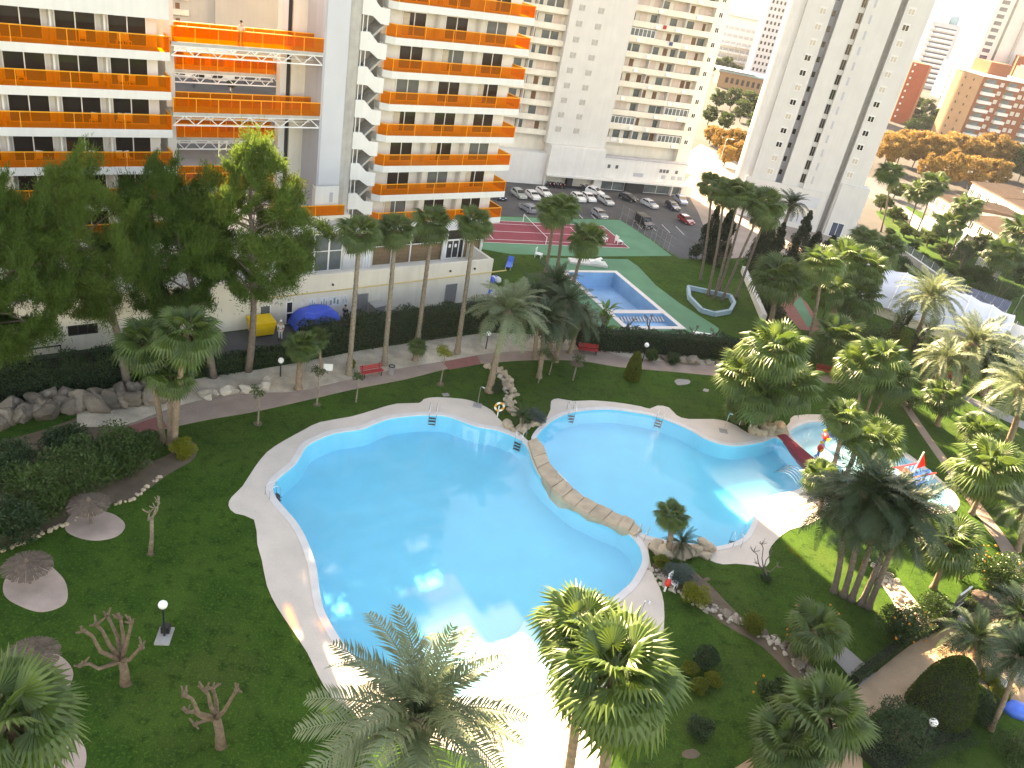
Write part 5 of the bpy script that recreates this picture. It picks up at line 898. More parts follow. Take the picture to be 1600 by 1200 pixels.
# ---- rocks
def rock_mesh(seed, m):
    import bmesh
    r = random.Random(seed); bm = bmesh.new(); bmesh.ops.create_icosphere(bm, subdivisions=3, radius=.5)
    ax = [Vector((r.uniform(-1, 1), r.uniform(-1, 1), r.uniform(-1, 1))).normalized() for _ in range(9)]
    for v in bm.verts:
        p = v.co.copy(); s = 1.0
        for a in ax:
            d = p.normalized().dot(a)
            if d > .62: s = min(s, .62 / d * r.uniform(.97, 1.03))
        v.co = p * s * (1 + r.uniform(-.045, .045))
    me = bpy.data.meshes.new('rock'); bm.to_mesh(me); bm.free(); me.materials.append(M[m]); return me
ROCK = {m: [rock_mesh(i, m) for i in range(5)] for m in ('rock', 'paleck', 'sandrock')}
def rocks(name, label, pts, size, m, n, jitter, piece='stone', hz=.7, z0=0.0):
    P = smooth(GP(pts, z0), 8, False); o = P[0]; t = thing(name, label, 'rocks', (o.x, o.y, z0))
    for i in range(n):
        q = P[int((i + .5) / n * (len(P) - 1))] - o; s = size * rp.uniform(.6, 1.35)
        link(piece, rp.choice(ROCK[m]), t, (q.x + rp.uniform(-jitter, jitter), q.y + rp.uniform(-jitter, jitter), s * hz * .25), (0, 0, rp.uniform(0, 6)), (s * rp.uniform(.9, 1.4), s, s * hz))
    return t
rocks('rock_wall', 'big grey boulders of the wall below the dark hedge', [(-20, 668), (60, 650), (110, 640), (160, 636), (205, 632), (245, 628)], 1.5, 'rock', 26, .35, hz=1.0)
rocks('rock_wall', 'upper course of grey boulders under the pines', [(20, 640), (90, 628), (150, 622), (210, 612), (255, 610)], 1.2, 'rock', 20, .3, hz=.9)
rocks('rock_edging', 'pale stones edging the gravel under the pines', [(318, 620), (345, 616), (380, 612), (410, 606), (420, 598)], .9, 'paleck', 16, .3)
rocks('rock_stream', 'winding line of pale stones down the lawn beside the big pool', [(764, 572), (780, 582), (795, 597), (802, 615), (798, 634), (803, 648)], .6, 'sandrock', 40, .3)
rocks('rock_stream', 'lower string of small pale stones beside the winding line', [(770, 580), (784, 592), (791, 612), (790, 635)], .35, 'paleck', 30, .2)
rocks('rock_edging', 'rocks and pebbles bordering the lower lawn', [(1022, 892), (1045, 915), (1095, 945), (1140, 965), (1195, 995), (1235, 1020), (1262, 1050), (1285, 1075)], .3, 'paleck', 150, .42)
rocks('rock_edging', 'scattered larger rocks of the lower lawn border', [(1050, 905), (1120, 950), (1180, 985), (1225, 1010), (1250, 1035), (1300, 1080)], .85, 'rock', 14, .3, hz=.5)
rocks('rock_edging', 'pale rocks in the sunny bed by the information board', [(1365, 880), (1385, 905), (1400, 925), (1420, 950), (1435, 975)], .4, 'paleck', 60, .6)
rocks('boulders', 'boulders among bushes along the path near the old pool', [(1030, 562), (1060, 565), (1085, 568), (1125, 572)], 1.1, 'rock', 9, .4); rocks('boulders', 'sandstone boulders between the two swimming pools', [(1020, 858), (1050, 868), (1085, 868), (1108, 862)], 1.1, 'sandrock', 12, .3); rocks('boulders', 'sandstone boulders at the start of the red ramp', [(1178, 678), (1205, 676), (1222, 676)], 1.3, 'sandrock', 9, .3, hz=.8); rocks('boulders', 'stones in the bed at the head of the causeway', [(790, 668), (812, 672), (835, 668), (846, 658)], .8, 'sandrock', 10, .3); rocks('boulders', 'white stones in the pale bed at the garden corner', [(1520, 1040), (1560, 1070), (1590, 1040), (1610, 1080)], .9, 'paleck', 10, .6)
rocks('rock_edging', 'stones edging the big shrub bed by the sunshades', [(250, 745), (215, 775), (160, 795), (110, 815), (60, 838), (0, 862)], .3, 'sandrock', 36, .12)
# causeway of sandstone slabs between the pools
a_ = smooth(GP([(824, 693), (829, 710), (836, 730), (848, 752), (866, 772), (890, 791), (918, 807), (948, 820), (976, 832), (990, 840)]), 4, False); b_ = smooth(GP([(838, 688), (849, 705), (854, 722), (866, 741), (884, 759), (905, 777), (934, 792), (962, 806), (984, 817), (1002, 832)]), 4, False)
CW = thing('stone_causeway', 'curved causeway of sandstone slabs dividing the two pools', 'causeway', (a_[0].x, a_[0].y, 0)); o = a_[0]
for i in range(0, 36, 3):
    j = min(i + 3, 36); w0 = [a_[i].lerp(b_[i], .0), a_[j].lerp(b_[j], .0), a_[j].lerp(b_[j], 1.02 + rp.uniform(0, .12)), a_[i].lerp(b_[i], 1.02 + rp.uniform(0, .12))]
    c = sum(w0, Vector((0, 0))) / 4; h = .2 + rp.uniform(0, .14); mb = MB(); mb.prism([c + (p - c) * .985 - o for p in w0], -1.2, h - .05); mb.prism([c + (p - c) * .95 - o for p in w0], h - .049, h); mb.build('stone', M['sandrock'], CW)
# ---- thatched sunshades and their pads
def blob_poly(c, rx, ry, seed):
    r = random.Random(seed); k = [r.uniform(.85, 1.12) for _ in range(9)]; return smooth([G(c[0] + rx * k[i] * math.cos(i / 9 * 6.283), c[1] + ry * k[i] * math.sin(i / 9 * 6.283)) for i in range(9)], 5)
thatch = MB(); th = random.Random(4)
for r0, r1, z0, z1, n in ((.0, .62, .62, .40, 60), (.35, 1.0, .48, .18, 110), (.75, 1.3, .3, .0, 150)):
    for i in range(n):
        a = i / n * 6.283 + th.uniform(-.03, .03); da = 3.6 / n; k = th.uniform(.93, 1.06); thatch.add([(r0 * math.cos(a - da), r0 * math.sin(a - da), z0), (r1 * k * math.cos(a - da), r1 * k * math.sin(a - da), z1 + th.uniform(-.03, .03)), (r1 * k * math.cos(a + da), r1 * k * math.sin(a + da), z1 + th.uniform(-.03, .03)), (r0 * math.cos(a + da), r0 * math.sin(a + da), z0)], [(0, 1, 2, 3)])
THATCH = thatch.mesh('thatch', M['thatch']); RIBS = MB()
for i in range(8): a = i / 8 * 6.283; RIBS.beam((0, 0, .58), (1.2 * math.cos(a), 1.2 * math.sin(a), .02), .04)
RIBS = RIBS.mesh('rib', M['pinebark'])
for i, (lab, b, top, rpx) in enumerate((('thatched sunshade beside the shrub bed', (142, 819), (138, 784), 27), ('thatched sunshade between two others along the lawn', (47, 912), (42, 880), 30), ('thatched sunshade beside the bright fan palm', (55, 1058), (48, 1020), 33), ('small thatched sunshade on the lawn by the path', (895, 594), (902, 567), 11), ('dark thatched sunshade by the information board', (1528, 955), (1522, 930), 17))):
    g = G(*b); h = at_depth(*top, g.y).z; r = rpx / FPX * Vector((g.x, g.y, CAM_H - h)).length; t = thing('thatched_sunshade', lab, 'sunshade', (g.x, g.y, .02), 0, 'thatched sunshades'); MB().tube([(0, 0, -.02), (0, 0, h)], .06, 8).build('pole', M['pinebark'], t); k = r / 1.28
    link('thatch', THATCH, t, (0, 0, h - .24 * k), (0, 0, i), (k, k, k * .58)); link('rib', RIBS, t, (0, 0, h - .255 * k), (0, 0, i), (k, k, k * .58)); MB().lathe([(.14, 0), (.1, .12), (.02, .2)], 8, (0, 0, h + .12 * k)).build('cap', M['thatch'], t)
for i, (c, rx, ry) in enumerate((((146, 821), 46, 25), ((57, 918), 54, 37), ((57, 1052), 52, 38), ((95, 1180), 44, 40))): sheet('concrete_pad', blob_poly(c, rx, ry, i), .022, M['pad'], edge=.03)
sheet('concrete_pad', blob_poly((1066, 597), 13, 5, 9), .012, M['paving']); sheet('concrete_pad', blob_poly((1525, 648), 14, 6, 10), .012, M['paving']); sheet('drain_cover', GP([(690, 615), (700, 614), (703, 619), (693, 620)]), .02, M['paving']); sheet('drain_cover', GP([(1100, 607), (1108, 609), (1106, 613), (1098, 611)]), .02, M['paving'])
for c, rr in (((196, 1069), 10), ((345, 1167), 10), ((235, 866), 6), ((1104, 905), 5), ((1080, 1178), 14), ((403, 662), 7), ((495, 632), 6), ((688, 600), 6)): sheet('bare_patch', blob_poly(c, rr, rr * .6, int(rr * 7 + c[0])), .006, M['soil'])
# ---- lamps
def lamp(label, base, top, pad=False, z0=0.0):
    g = G(*base, z0); h = at_depth(*top, g.y).z - z0; t = thing('globe_lamp', label, 'lamp', (g.x, g.y, z0), 0, 'white globe garden lamps'); MB().tube([(0, 0, -.02), (0, 0, h - .15)], [.06, .045], 8).build('pole', M['black'], t); MB().lathe([(.05, -.26), (.12, -.24), (.12, -.18)], 12, (0, 0, h)).build('collar', M['black'], t)
    MB().lathe([(.03, -.22), (.13, -.185), (.2, -.1), (.225, 0), (.2, .1), (.13, .185), (.03, .22)], 16, (0, 0, h)).build('globe', M['globe'], t, True)
    if pad: MB().box(-.35, -.55, 0, .35, .55, .1).build('footing', M['paving'], t, rot=(0, 0, .2)); MB().box(-.2, .1, .1, .2, .45, .5).build('control_box', M['black'], t, rot=(0, 0, .2))
for a in (('globe lamp on a concrete footing beside the pollarded trees', (257, 995), (255, 945), True), ('globe lamp on the gravel near the pines', (438, 588), (438, 563)), ('globe lamp by the path under the hotel palms', (759, 545), (763, 521)), ('globe lamp by the clipped bush near the old pool', (1003, 566), (1006, 538)), ('globe lamp under the egg shaped conifer', (1440, 1158), (1449, 1127)), ('globe lamp among the golf palms', (1284, 500), (1287, 475)), ('globe lamp beside the small date palm by the path', (1456, 600), (1461, 575))): lamp(*a)
# ---- benches
def bench(label, px, ang):
    g = G(*px); t = thing('park_bench', label, 'bench', (g.x, g.y, .02), ang, 'red slatted benches')
    for i in range(4): MB().box(-.95, -.22 + i * .12, .42, .95, -.12 + i * .12, .46).build('seat_slat', M['red'], t)
    for i in range(3): MB().box(-.95, .27 + i * .03, .52 + i * .13, .95, .31 + i * .03, .62 + i * .13).build('back_slat', M['red'], t)
    for x in (-.75, .75): mb = MB(); mb.box(x - .04, -.2, 0, x + .04, -.14, .42); mb.beam((x, .2, 0), (x, .36, .92), .06); mb.box(x - .04, -.22, .36, x + .04, .26, .418); mb.build('leg', M['black'], t)
bench('red bench on the gravel side of the path', (581, 588), HROT); bench('red bench by the hedge near the old pool', (918, 553), .15); bench('red bench under the dark golf palms', (1288, 586), -.1); bench('red bench at the path bend by the date palms', (1472, 592), -.3)
g = G(611, 585); t = thing('litter_bin', 'grey cylindrical litter bin beside the red bench', 'bin', (g.x, g.y, .01)); MB().lathe([(.2, 0), (.24, .05), (.27, .75)], 14).build('body', M['metal'], t); MB().lathe([(.28, 0), (.28, .05), (.2, .06), (.19, 0)], 14, (0, 0, .74)).build('rim', M['black'], t)
g = G(512, 585); t = thing('notice_sign', 'small white sign on a stake in the gravel', 'sign', (g.x, g.y, 0), .3); MB().box(-.35, -.02, .35, .35, .02, .95).build('panel', M['paper'], t); MB().box(-.03, .021, 0, .03, .06, .9).build('stake', M['pinebark'], t)
# ---- pool furniture
def arc_tube(mb, p0, p1, h, rad=.025, n=8): mb.tube([Vector(p0).lerp(Vector(p1), i / n) + Vector((0, 0, h * math.sin(math.pi * i / n))) for i in range(n + 1)], rad, 7)
def ladder(label, px, inward, steps=3):
    g = G(*px); q = G(*inward); d = (q - g).normalized(); t = thing('pool_ladder', label, 'ladder', (g.x, g.y, .06), math.atan2(d.y, d.x) - math.pi / 2, 'steel pool ladders')
    for x in (-.27, .27): mb = MB(); mb.tube([(x, -.45, 0), (x, -.45, .55), (x, -.3, .8), (x, 0, .85), (x, .25, .7), (x, .3, .2), (x, .3, -.9)], .022, 8); mb.build('handrail', M['steel'], t, True)
    for i in range(steps): MB().box(-.25, .2, -.22 - i * .26, .25, .4, -.18 - i * .26).build('step', M['black'], t)
ladder('pool ladder at the far rim of the big pool', (676, 648), (676, 660)); ladder('pool ladder at the bulge of the big pool facing the sunshades', (428, 774), (440, 770)); ladder('pool ladder on the second pool rim closest to the causeway head', (892, 645), (896, 655)); ladder('pool ladder on the second pool rim toward the lifeguard chair', (1031, 653), (1028, 664)); ladder('pool ladder at the near rim of the second pool', (1148, 849), (1144, 838)); ladder('pool ladder at the deck by the second causeway end', (1003, 838), (1008, 830)); ladder('pool ladder by the planted bed on the big pool', (812, 688), (806, 694))
g = G(875, 760); t = thing('hand_rail', 'low steel hand rail on the stone causeway', 'rail', (g.x, g.y, .3), -.9); mb = MB(); mb.tube([(-.6, 0, 0), (-.6, 0, .5), (.6, 0, .5), (.6, 0, 0)], .025, 6); mb.build('tube', M['steel'], t)
for lab, b, tp in (('thin shower pole on the big pool deck', (746, 634), (750, 606)), ('thin shower pole on the second pool deck', (1130, 674), (1142, 648)), ('thin shower pole by the biggest fan palm', (992, 985), (1004, 940)), ('thin pole on the sunny deck of the second pool', (1236, 800), (1246, 766))):
    g = G(*b); h = at_depth(*tp, g.y).z; t = thing('pool_shower', lab, 'shower', (g.x, g.y, .03)); MB().tube([(0, 0, 0), (0, 0, h), (.06, 0, h + .1), (.22, 0, h + .08)], .03, 7).build('pole', M['steel'], t); MB().lathe([(.09, 0), (.04, .05)], 10, (.24, 0, h + .02)).build('head', M['steel'], t); MB().box(-.35, -.35, -.01, .35, .35, .02).build('tray', M['paving'], t)
g = G(777, 652); t = thing('lifebuoy', 'orange and white lifebuoy on a post by the planted bed', 'lifebuoy', (g.x, g.y, 0), .3); MB().box(-.04, .02, 0, .04, .1, 1.0).build('post', M['frame'], t)
for i in range(8): mb = MB(); mb.tube([(.34 * math.cos(a), -.06, 1.0 + .34 * math.sin(a)) for a in [(i + j / 4) * math.pi / 4 for j in range(5)]], .085, 8); mb.build('segment', M['orail'] if i % 2 else M['whiteplastic'], t, True)
g = G(1168, 668); t = thing('lifeguard_chair', 'white ladder backed lifeguard chair by the silvery palms', 'chair', (g.x, g.y, .03), .5)
for x in (-.35, .35): mb = MB(); mb.beam((x, -.75, 0), (x, -.15, 1.7), .08); mb.beam((x, .6, 0), (x, .3, 2.4), .08); mb.build('frame', M['frame'], t)
for i in range(5): k = i / 5; MB().box(-.35, -.75 + .6 * k - .05, .2 + 1.5 * k, .35, -.75 + .6 * k + .05, .25 + 1.5 * k).build('rung', M['frame'], t)
MB().box(-.36, -.3, 1.7, .36, .35, 1.76).build('seat', M['frame'], t); MB().box(-.36, .3, 1.85, .36, .35, 2.4).build('backrest', M['frame'], t)
g = G(1155, 664); t = thing('parasol_folded', 'folded red parasol leaning among the silvery palms', 'parasol', (g.x, g.y, 0), 0); MB().tube([(0, 0, 0), (0, 0, 2.0)], .03, 6).build('pole', M['frame'], t); MB().lathe([(.05, 0), (.2, .3), (.12, 1.0), (.03, 1.3)], 10, (0, 0, .7)).build('canopy', M['red'], t)
g = G(1050, 918); t = thing('deck_chair', 'white plastic chair by the rocks at the deck edge', 'chair', (g.x, g.y, .02), .9); MB().box(-.25, -.25, .4, .25, .25, .45).build('seat', M['whiteplastic'], t); MB().beam((0, .24, .45), (0, .36, .95), .5, .05, up=(0, 1, 0)).build('backrest', M['whiteplastic'], t); [MB().box(x - .025, y - .025, 0, x + .025, y + .025, .4).build('leg', M['whiteplastic'], t) for x in (-.2, .2) for y in (-.2, .2)]
g = G(1038, 924); t = thing('rescue_post', 'small red and white rescue post beside the white plastic chair', 'post', (g.x, g.y, .02)); MB().box(-.05, -.05, 0, .05, .05, 1.1).build('post', M['frame'], t); MB().lathe([(.05, -.25), (.17, -.2), (.2, 0), (.15, .22), (.05, .25)], 10, (0, -.12, .8)).build('float', M['toyred'], t, True)
# red ramp between the second pool and the children pool
q = GP([(1213, 681), (1222, 677), (1278, 724), (1266, 733)]); t = MB().prism(q, -.5, .16).build('red_ramp', M['redrub']); tag(t, 'red rubber ramp crossing between the second pool and the children pool', 'ramp')
# steel massage bars
g = G(1238, 738); t = thing('massage_bars', 'curved white massage bars in the second pool by the ramp', 'pool bars', (g.x, g.y, -.1), -.7)
for i in range(5): mb = MB(); arc_tube(mb, (-1.1, i * .38 - .76, -.3), (1.1, i * .38 - .76, -.3), .55, .04); mb.build('bar', M['steel'], t, True)
# children pool toys
for lab, px, m in (('red spring fish toy in the children pool', (1287, 690), 'toyred'), ('red and yellow spring duck in the children pool', (1279, 708), 'toyred'), ('blue spring seat by the rim of the children pool', (1302, 675), 'toyblue')):
    g = G(*px); t = thing('spring_toy', lab, 'toy', (g.x, g.y, -.4), rp.uniform(0, 3)); MB().lathe([(.25, 0), (.22, .12), (.12, .2), (.14, .6)], 10).build('stand', M['toyblue'], t); MB().lathe([(.05, -.35), (.28, -.2), (.34, 0), (.24, .22), (.05, .32)], 12).build('body', M[m], t, True, loc=(0, 0, .9), scale=(1.5, .8, .9)); MB().lathe([(.03, -.16), (.15, -.06), (.15, .06), (.03, .16)], 10).build('head', M['yellow'], t, True, loc=(.48, 0, 1.2)); MB().add([(-.4, 0, .9), (-.85, -.1, 1.3), (-.8, .1, .75), (-.45, .05, 1.0)], [(0, 1, 3), (1, 2, 3), (0, 3, 2)]).build('tail', M['yellow'], t)
g = G(1418, 752); t = thing('pirate_ship_slide', 'blue hulled play ship with white railings and red sail in the children pool', 'toy', (g.x, g.y, -.35), .55)
hull = MB(); st = [(-2.2, .5, .9), (-1.6, .75, .7), (0, .85, .62), (1.4, .7, .75), (2.3, .12, 1.1)]
for (x0, w0, h0), (x1, w1, h1) in zip(st[:-1], st[1:]): hull.add([(x0, -w0, h0), (x1, -w1, h1), (x1, -w1 * .6, 0), (x0, -w0 * .6, 0), (x0, w0, h0), (x1, w1, h1), (x1, w1 * .6, 0), (x0, w0 * .6, 0)], [(0, 3, 2, 1), (4, 5, 6, 7), (3, 7, 6, 2), (0, 1, 5, 4)])
hull.add([(-2.2, -.5, .9), (-2.2, .5, .9), (-2.2, .3, 0), (-2.2, -.3, 0)], [(0, 1, 2, 3)]); hull.build('hull', M['toyblue'], t)
for i in range(9):
    for s in (-1, 1): x = -2 + i * .48; MB().box(x, s * .72 - .03, .7, x + .06, s * .72 + .03, 1.35).build('baluster', M['frame'], t)
for s in (-.72, .72): MB().box(-2.1, s - .05, 1.353, 2.0, s + .05, 1.43).build('handrail', M['toyred'], t)
MB().tube([(.2, 0, .6), (.2, 0, 3.2)], .06, 8).build('mast', M['frame'], t); MB().add([(.26, 0, 1.5), (.26, 0, 3.1), (1.5, .1, 1.6)], [(0, 1, 2), (2, 1, 0)]).build('sail', M['toyred'], t); sl2 = MB(); sl2.add([(-2.2, -.3, 1.0), (-2.2, .3, 1.0), (-3.8, .3, .1), (-3.8, -.3, .1), (-2.2, -.3, 1.25), (-2.2, .3, 1.25), (-3.8, .3, .35), (-3.8, -.3, .35)], [(0, 1, 2, 3), (0, 3, 7, 4), (1, 5, 6, 2)]); sl2.build('slide', M['toyred'], t)
MB().tube([(-1.2, 0, .6), (-1.2, 0, 2.0)], .06, 8).build('mast', M['frame'], t); MB().box(-1.6, -.4, 1.6, -.8, .4, 1.66).build('crow_nest', M['toyred'], t)
# ---- planter ring and white wall near the planter palms
pr_ = GP([(1074, 452), (1076, 468), (1095, 488), (1115, 494), (1139, 490), (1146, 478), (1140, 466)]); o = pr_[0]; t = thing('planter_ring', 'turquoise painted low wall around the tall palms', 'planter', (o.x, o.y, 0))
for i in range(len(pr_)): MB().beam((*(pr_[i] - o), .25), (*(pr_[(i + 1) % len(pr_)] - o), .25), .35, .5).build('wall_segment', M['tblue'], t)
q0, q1 = G(1160, 425), G(1192, 502); t = thing('white_wall', 'white capped low wall running down beside the dark hedge', 'wall', (q0.x, q0.y, 0))
for i in range(9): a, b = lerp(Vector((0, 0)), q1 - q0, i / 9), lerp(Vector((0, 0)), q1 - q0, (i + .97) / 9); MB().beam((*a, .4), (*b, .4), .5, .8).build('block', M['white'], t)
hedge('dark hedge behind the white capped wall', [(1168, 425), (1205, 505)], 1.2, 1.5, seed=8, dens=160)
g0 = G(1098, 527); t = thing('sun_bench', 'white low bench on the green deck by the hedge', 'bench', (g0.x, g0.y, .02), .1); MB().box(-1.1, -.25, .35, 1.1, .25, .42).build('seat', M['whiteplastic'], t); [MB().box(x - .05, -.2, 0, x + .05, .2, .35).build('leg', M['whiteplastic'], t) for x in (-.9, .9)]
g0 = G(917, 412); t = thing('lounger_stack', 'pale concrete slab with folded loungers above the old pool', 'lounger', (g0.x, g0.y, .02), .25); MB().box(-2.2, -.7, 0, 2.4, .7, .25).build('plinth', M['beige'], t); MB().box(.2, -.5, .25, 1.7, .4, .5).build('folded_lounger', M['whiteplastic'], t); MB().beam((.3, -.4, .5), (1.6, -.2, .95), .5, .05).build('backrest', M['whiteplastic'], t)
for i, px in enumerate(((841, 402), (943, 377), (966, 381))):
    g0 = G(*px); t = thing('garden_chair', ('white garden chair on the grass between hotel and old pool', 'white umpire seat on the red court, nearer the palms', 'white seat at the corner of the red court')[i], 'chair', (g0.x, g0.y, .02), rp.uniform(0, 3)); MB().box(-.4, -.4, .4, .4, .4, .46).build('seat', M['whiteplastic'], t); MB().box(-.4, .36, .46, .4, .42, 1.1).build('backrest', M['whiteplastic'], t); [MB().box(x - .04, y - .04, 0, x + .04, y + .04, .4).build('leg', M['whiteplastic'], t) for x in (-.35, .35) for y in (-.35, .35)]
t = thing('tennis_net', 'low net across the red tennis court', 'net', (*t2, .02), math.atan2(tper.y, tper.x)); xx = 11.9
pn = lambda b: Vector(tc_(xx, b, 0)) - Vector((t2.x, t2.y, 0)); inv = Matrix.Rotation(-math.atan2(tper.y, tper.x), 3, 'Z')
for b in (0, TW): p = inv @ pn(b); MB().tube([p, p + Vector((0, 0, 1.05))], .05, 7).build('post', M['frame'], t)
p, q = inv @ pn(0), inv @ pn(TW); MB().beam(p + Vector((0, 0, .98)), q + Vector((0, 0, .98)), .03, .07).build('band', M['line'], t)
for i in range(24): r_ = p.lerp(q, i / 24); MB().beam(r_ + Vector((0, 0, .05)), r_ + Vector((0, 0, .94)), .02).build('cord', M['black'], t)
# fence posts and mesh at the terrace edge over the car park
fp = GP([(969, 344), (1016, 374), (1050, 398)]); t = thing('mesh_fence', 'thin wire fence on posts between the tennis court and the car park', 'fence', (*fp[0], 0))
for i in range(2):
    for j in range(5): q = lerp(fp[i], fp[i + 1], j / 5) - fp[0]; MB().tube([(*q, 0), (*q, 2.2)], .022, 6).build('post', M['metal'], t)
    for z in (.1, 1.1, 2.15): MB().beam((*(fp[i] - fp[0]), z), (*(fp[i + 1] - fp[0]), z), .012).build('wire', M['metal'], t)
# ---- membrane roof and solar panels
g = G(1425, 492); t = thing('membrane_roof', 'white vaulted membrane roof over a round hall by the parapet', 'roof', (g.x, g.y, 0), R(-28)); prof = MB(); nx, ny = 16, 12; Lx, Ly, hz = 10.2, 5.2, 3.2; vs_ = []
for i in range(nx + 1):
    for j in range(ny + 1): x = -1 + 2 * i / nx; y = -1 + 2 * j / ny; vs_.append((x * Lx, y * Ly * (1 - .18 * x * x), 1.2 + hz * math.sqrt(max(0, 1 - y * y)) * (1 - .25 * x * x) + .12 * math.cos(i * math.pi)))
prof.add(vs_, [(i * (ny + 1) + j, (i + 1) * (ny + 1) + j, (i + 1) * (ny + 1) + j + 1, i * (ny + 1) + j + 1) for i in range(nx) for j in range(ny)]); prof.build('membrane', M['tent'], t, True)
for i in range(0, nx + 1, 2): x = -1 + 2 * i / nx; MB().tube([(x * Lx, y * Ly * (1 - .18 * x * x) * 1.005, 1.22 + hz * math.sqrt(max(0, 1 - y * y)) * (1 - .25 * x * x) + .12 * math.cos(i * math.pi)) for y in [-1 + 2 * j / 12 for j in range(13)]], .06, 5).build('arch', M['frame'], t)
MB().prism([(x * Lx * .98, y * Ly * .98) for x, y in ((-1, -.8), (0, -.99), (1, -.8), (1, .8), (0, .99), (-1, .8))], 0, 1.3).build('wall', M['cream'], t); MB().box(Lx, -4, 0, Lx + 4.5, 3.2, 2.2).build('annex', M['cream'], t)
g = G(1535, 497); t = thing('solar_panels', 'two rows of dark solar panels on frames behind the membrane roof', 'solar panel', (g.x, g.y, 0), R(-32))
for i in range(2):
    for j in range(5): pn_ = MB().box(-.48, -1.9, 0, .48, 1.9, .05).build('panel', M['solar'], t, loc=(-2.4 + i * 5.2 * 0 + j * 1.0, -2.2 + i * 4.2, 1.6), rot=(R(18), 0, 0)); MB().box(-.5, -1.92, -.04, .5, 1.92, -.003).build('frame', M['frame'], pn_)
    MB().box(-3, -2.3 + i * 4.2, 0, -2.9, -2.2 + i * 4.2, 1.5).build('leg', M['metal'], t); MB().box(2.0, -2.3 + i * 4.2, 0, 2.1, -2.2 + i * 4.2, 1.5).build('leg', M['metal'], t)
# ---- information board, blue tarp cover at the corner
g = G(1488, 960); t = thing('information_board', 'tilted glass information board on steel posts by the walk', 'sign', (g.x, g.y, .02), .75); MB().box(-.75, -.03, .7, .75, .03, 2.0).build('panel', M['glassgrey'], t); [MB().box(x - .04, .032, 0, x + .04, .1, 2.05).build('post', M['metal'], t) for x in (-.6, .6)]; mb = MB(); mb.box(-.8, -.05, 2.001, .8, .05, 2.07); mb.box(-.8, -.05, .63, .8, .05, .699); mb.build('frame', M['frame'], t); MB().box(-.7, -.034, 1.33, .7, -.031, 1.37).build('bar', M['frame'], t)
g = G(1588, 1112); t = thing('covered_heap', 'bright blue plastic cover over a heap at the garden corner', 'tarpaulin', (g.x, g.y, .02)); MB().lathe([(.8, 0), (.75, .35), (.45, .6), (.1, .68)], 9).build('cover', M['toyblue'], t, True, scale=(1.2, .8, .8)); MB().lathe([(.3, .0), (.28, .12)], 9, (.5, -.6, 0)).build('weight', M['paleck'], t)
g = G(1595, 962); t = thing('planter_pot', 'round terracotta pot beside the walk', 'pot', (g.x, g.y, .02)); MB().lathe([(.35, 0), (.55, .5), (.6, .55), (.6, .65), (.5, .66)], 14).build('pot', M['red'], t, True); MB().lathe([(.5, .6), (.1, .68)], 12).build('soil', M['soil'], t)
# ---- service yard: skip, tarpaulin, bins, pallets
g = G(408, 522); t = thing('skip', 'yellow waste skip beside the pine trunk', 'skip', (g.x, g.y, .02), HROT); MB().add([(-.85, -.6, .15), (.85, -.6, .15), (.85, .6, .15), (-.85, .6, .15), (-1.0, -.75, 1.25), (1.0, -.75, 1.25), (1.0, .75, 1.25), (-1.0, .75, 1.25)], [(0, 3, 2, 1), (0, 1, 5, 4), (1, 2, 6, 5), (2, 3, 7, 6), (3, 0, 4, 7)]).build('body', M['yellow'], t); MB().add([(-1.02, -.77, 1.26), (1.02, -.77, 1.26), (1.02, .77, 1.4), (-1.02, .77, 1.4), (-1.02, -.77, 1.3), (1.02, -.77, 1.3), (1.02, .77, 1.44), (-1.02, .77, 1.44)], [(4, 5, 6, 7), (0, 1, 5, 4), (1, 2, 6, 5), (2, 3, 7, 6), (3, 0, 4, 7)]).build('lid', M['yellow'], t); [MB().lathe([(.1, -.04), (.1, .04)], 10).build('wheel', M['rubber'], t, loc=(x, y, .1), rot=(R(90), 0, 0)) for x in (-.7, .7) for y in (-.5, .5)]
g = G(395, 505); t = thing('pallet_stack', 'reddish wooden crates behind the yellow skip', 'crate', (g.x, g.y, .02), HROT)
for k in range(5): MB().box(-1.1, -.5, .2 * k, 1.1, .5, .2 * k + .14).build('board', M['door_brown'] if k % 2 else M['brown'], t)
g = G(494, 512); t = thing('tarpaulin_shelter', 'sagging bright blue tarpaulin over stacked goods', 'tarpaulin', (g.x, g.y, .02), HROT); nx, ny = 14, 10; vs_ = []
for i in range(nx + 1):
    for j in range(ny + 1):
        x, y = -1 + 2 * i / nx, -1 + 2 * j / ny; e = max(abs(x), abs(y)); z = 1.75 * (1 - max(0, (e - .62) / .38) ** 1.4 * .88) + .1 * math.sin(5 * x + 2 * y) + .06 * math.sin(9 * y); vs_.append((x * 2.15, y * 1.45, z))
MB().add(vs_, [(i * (ny + 1) + j, (i + 1) * (ny + 1) + j, (i + 1) * (ny + 1) + j + 1, i * (ny + 1) + j + 1) for i in range(nx) for j in range(ny)]).build('tarpaulin', M['blue'], t, True); MB().box(-1.3, -.85, 0, 1.3, .85, 1.45).build('stacked_goods', M['brown'], t)
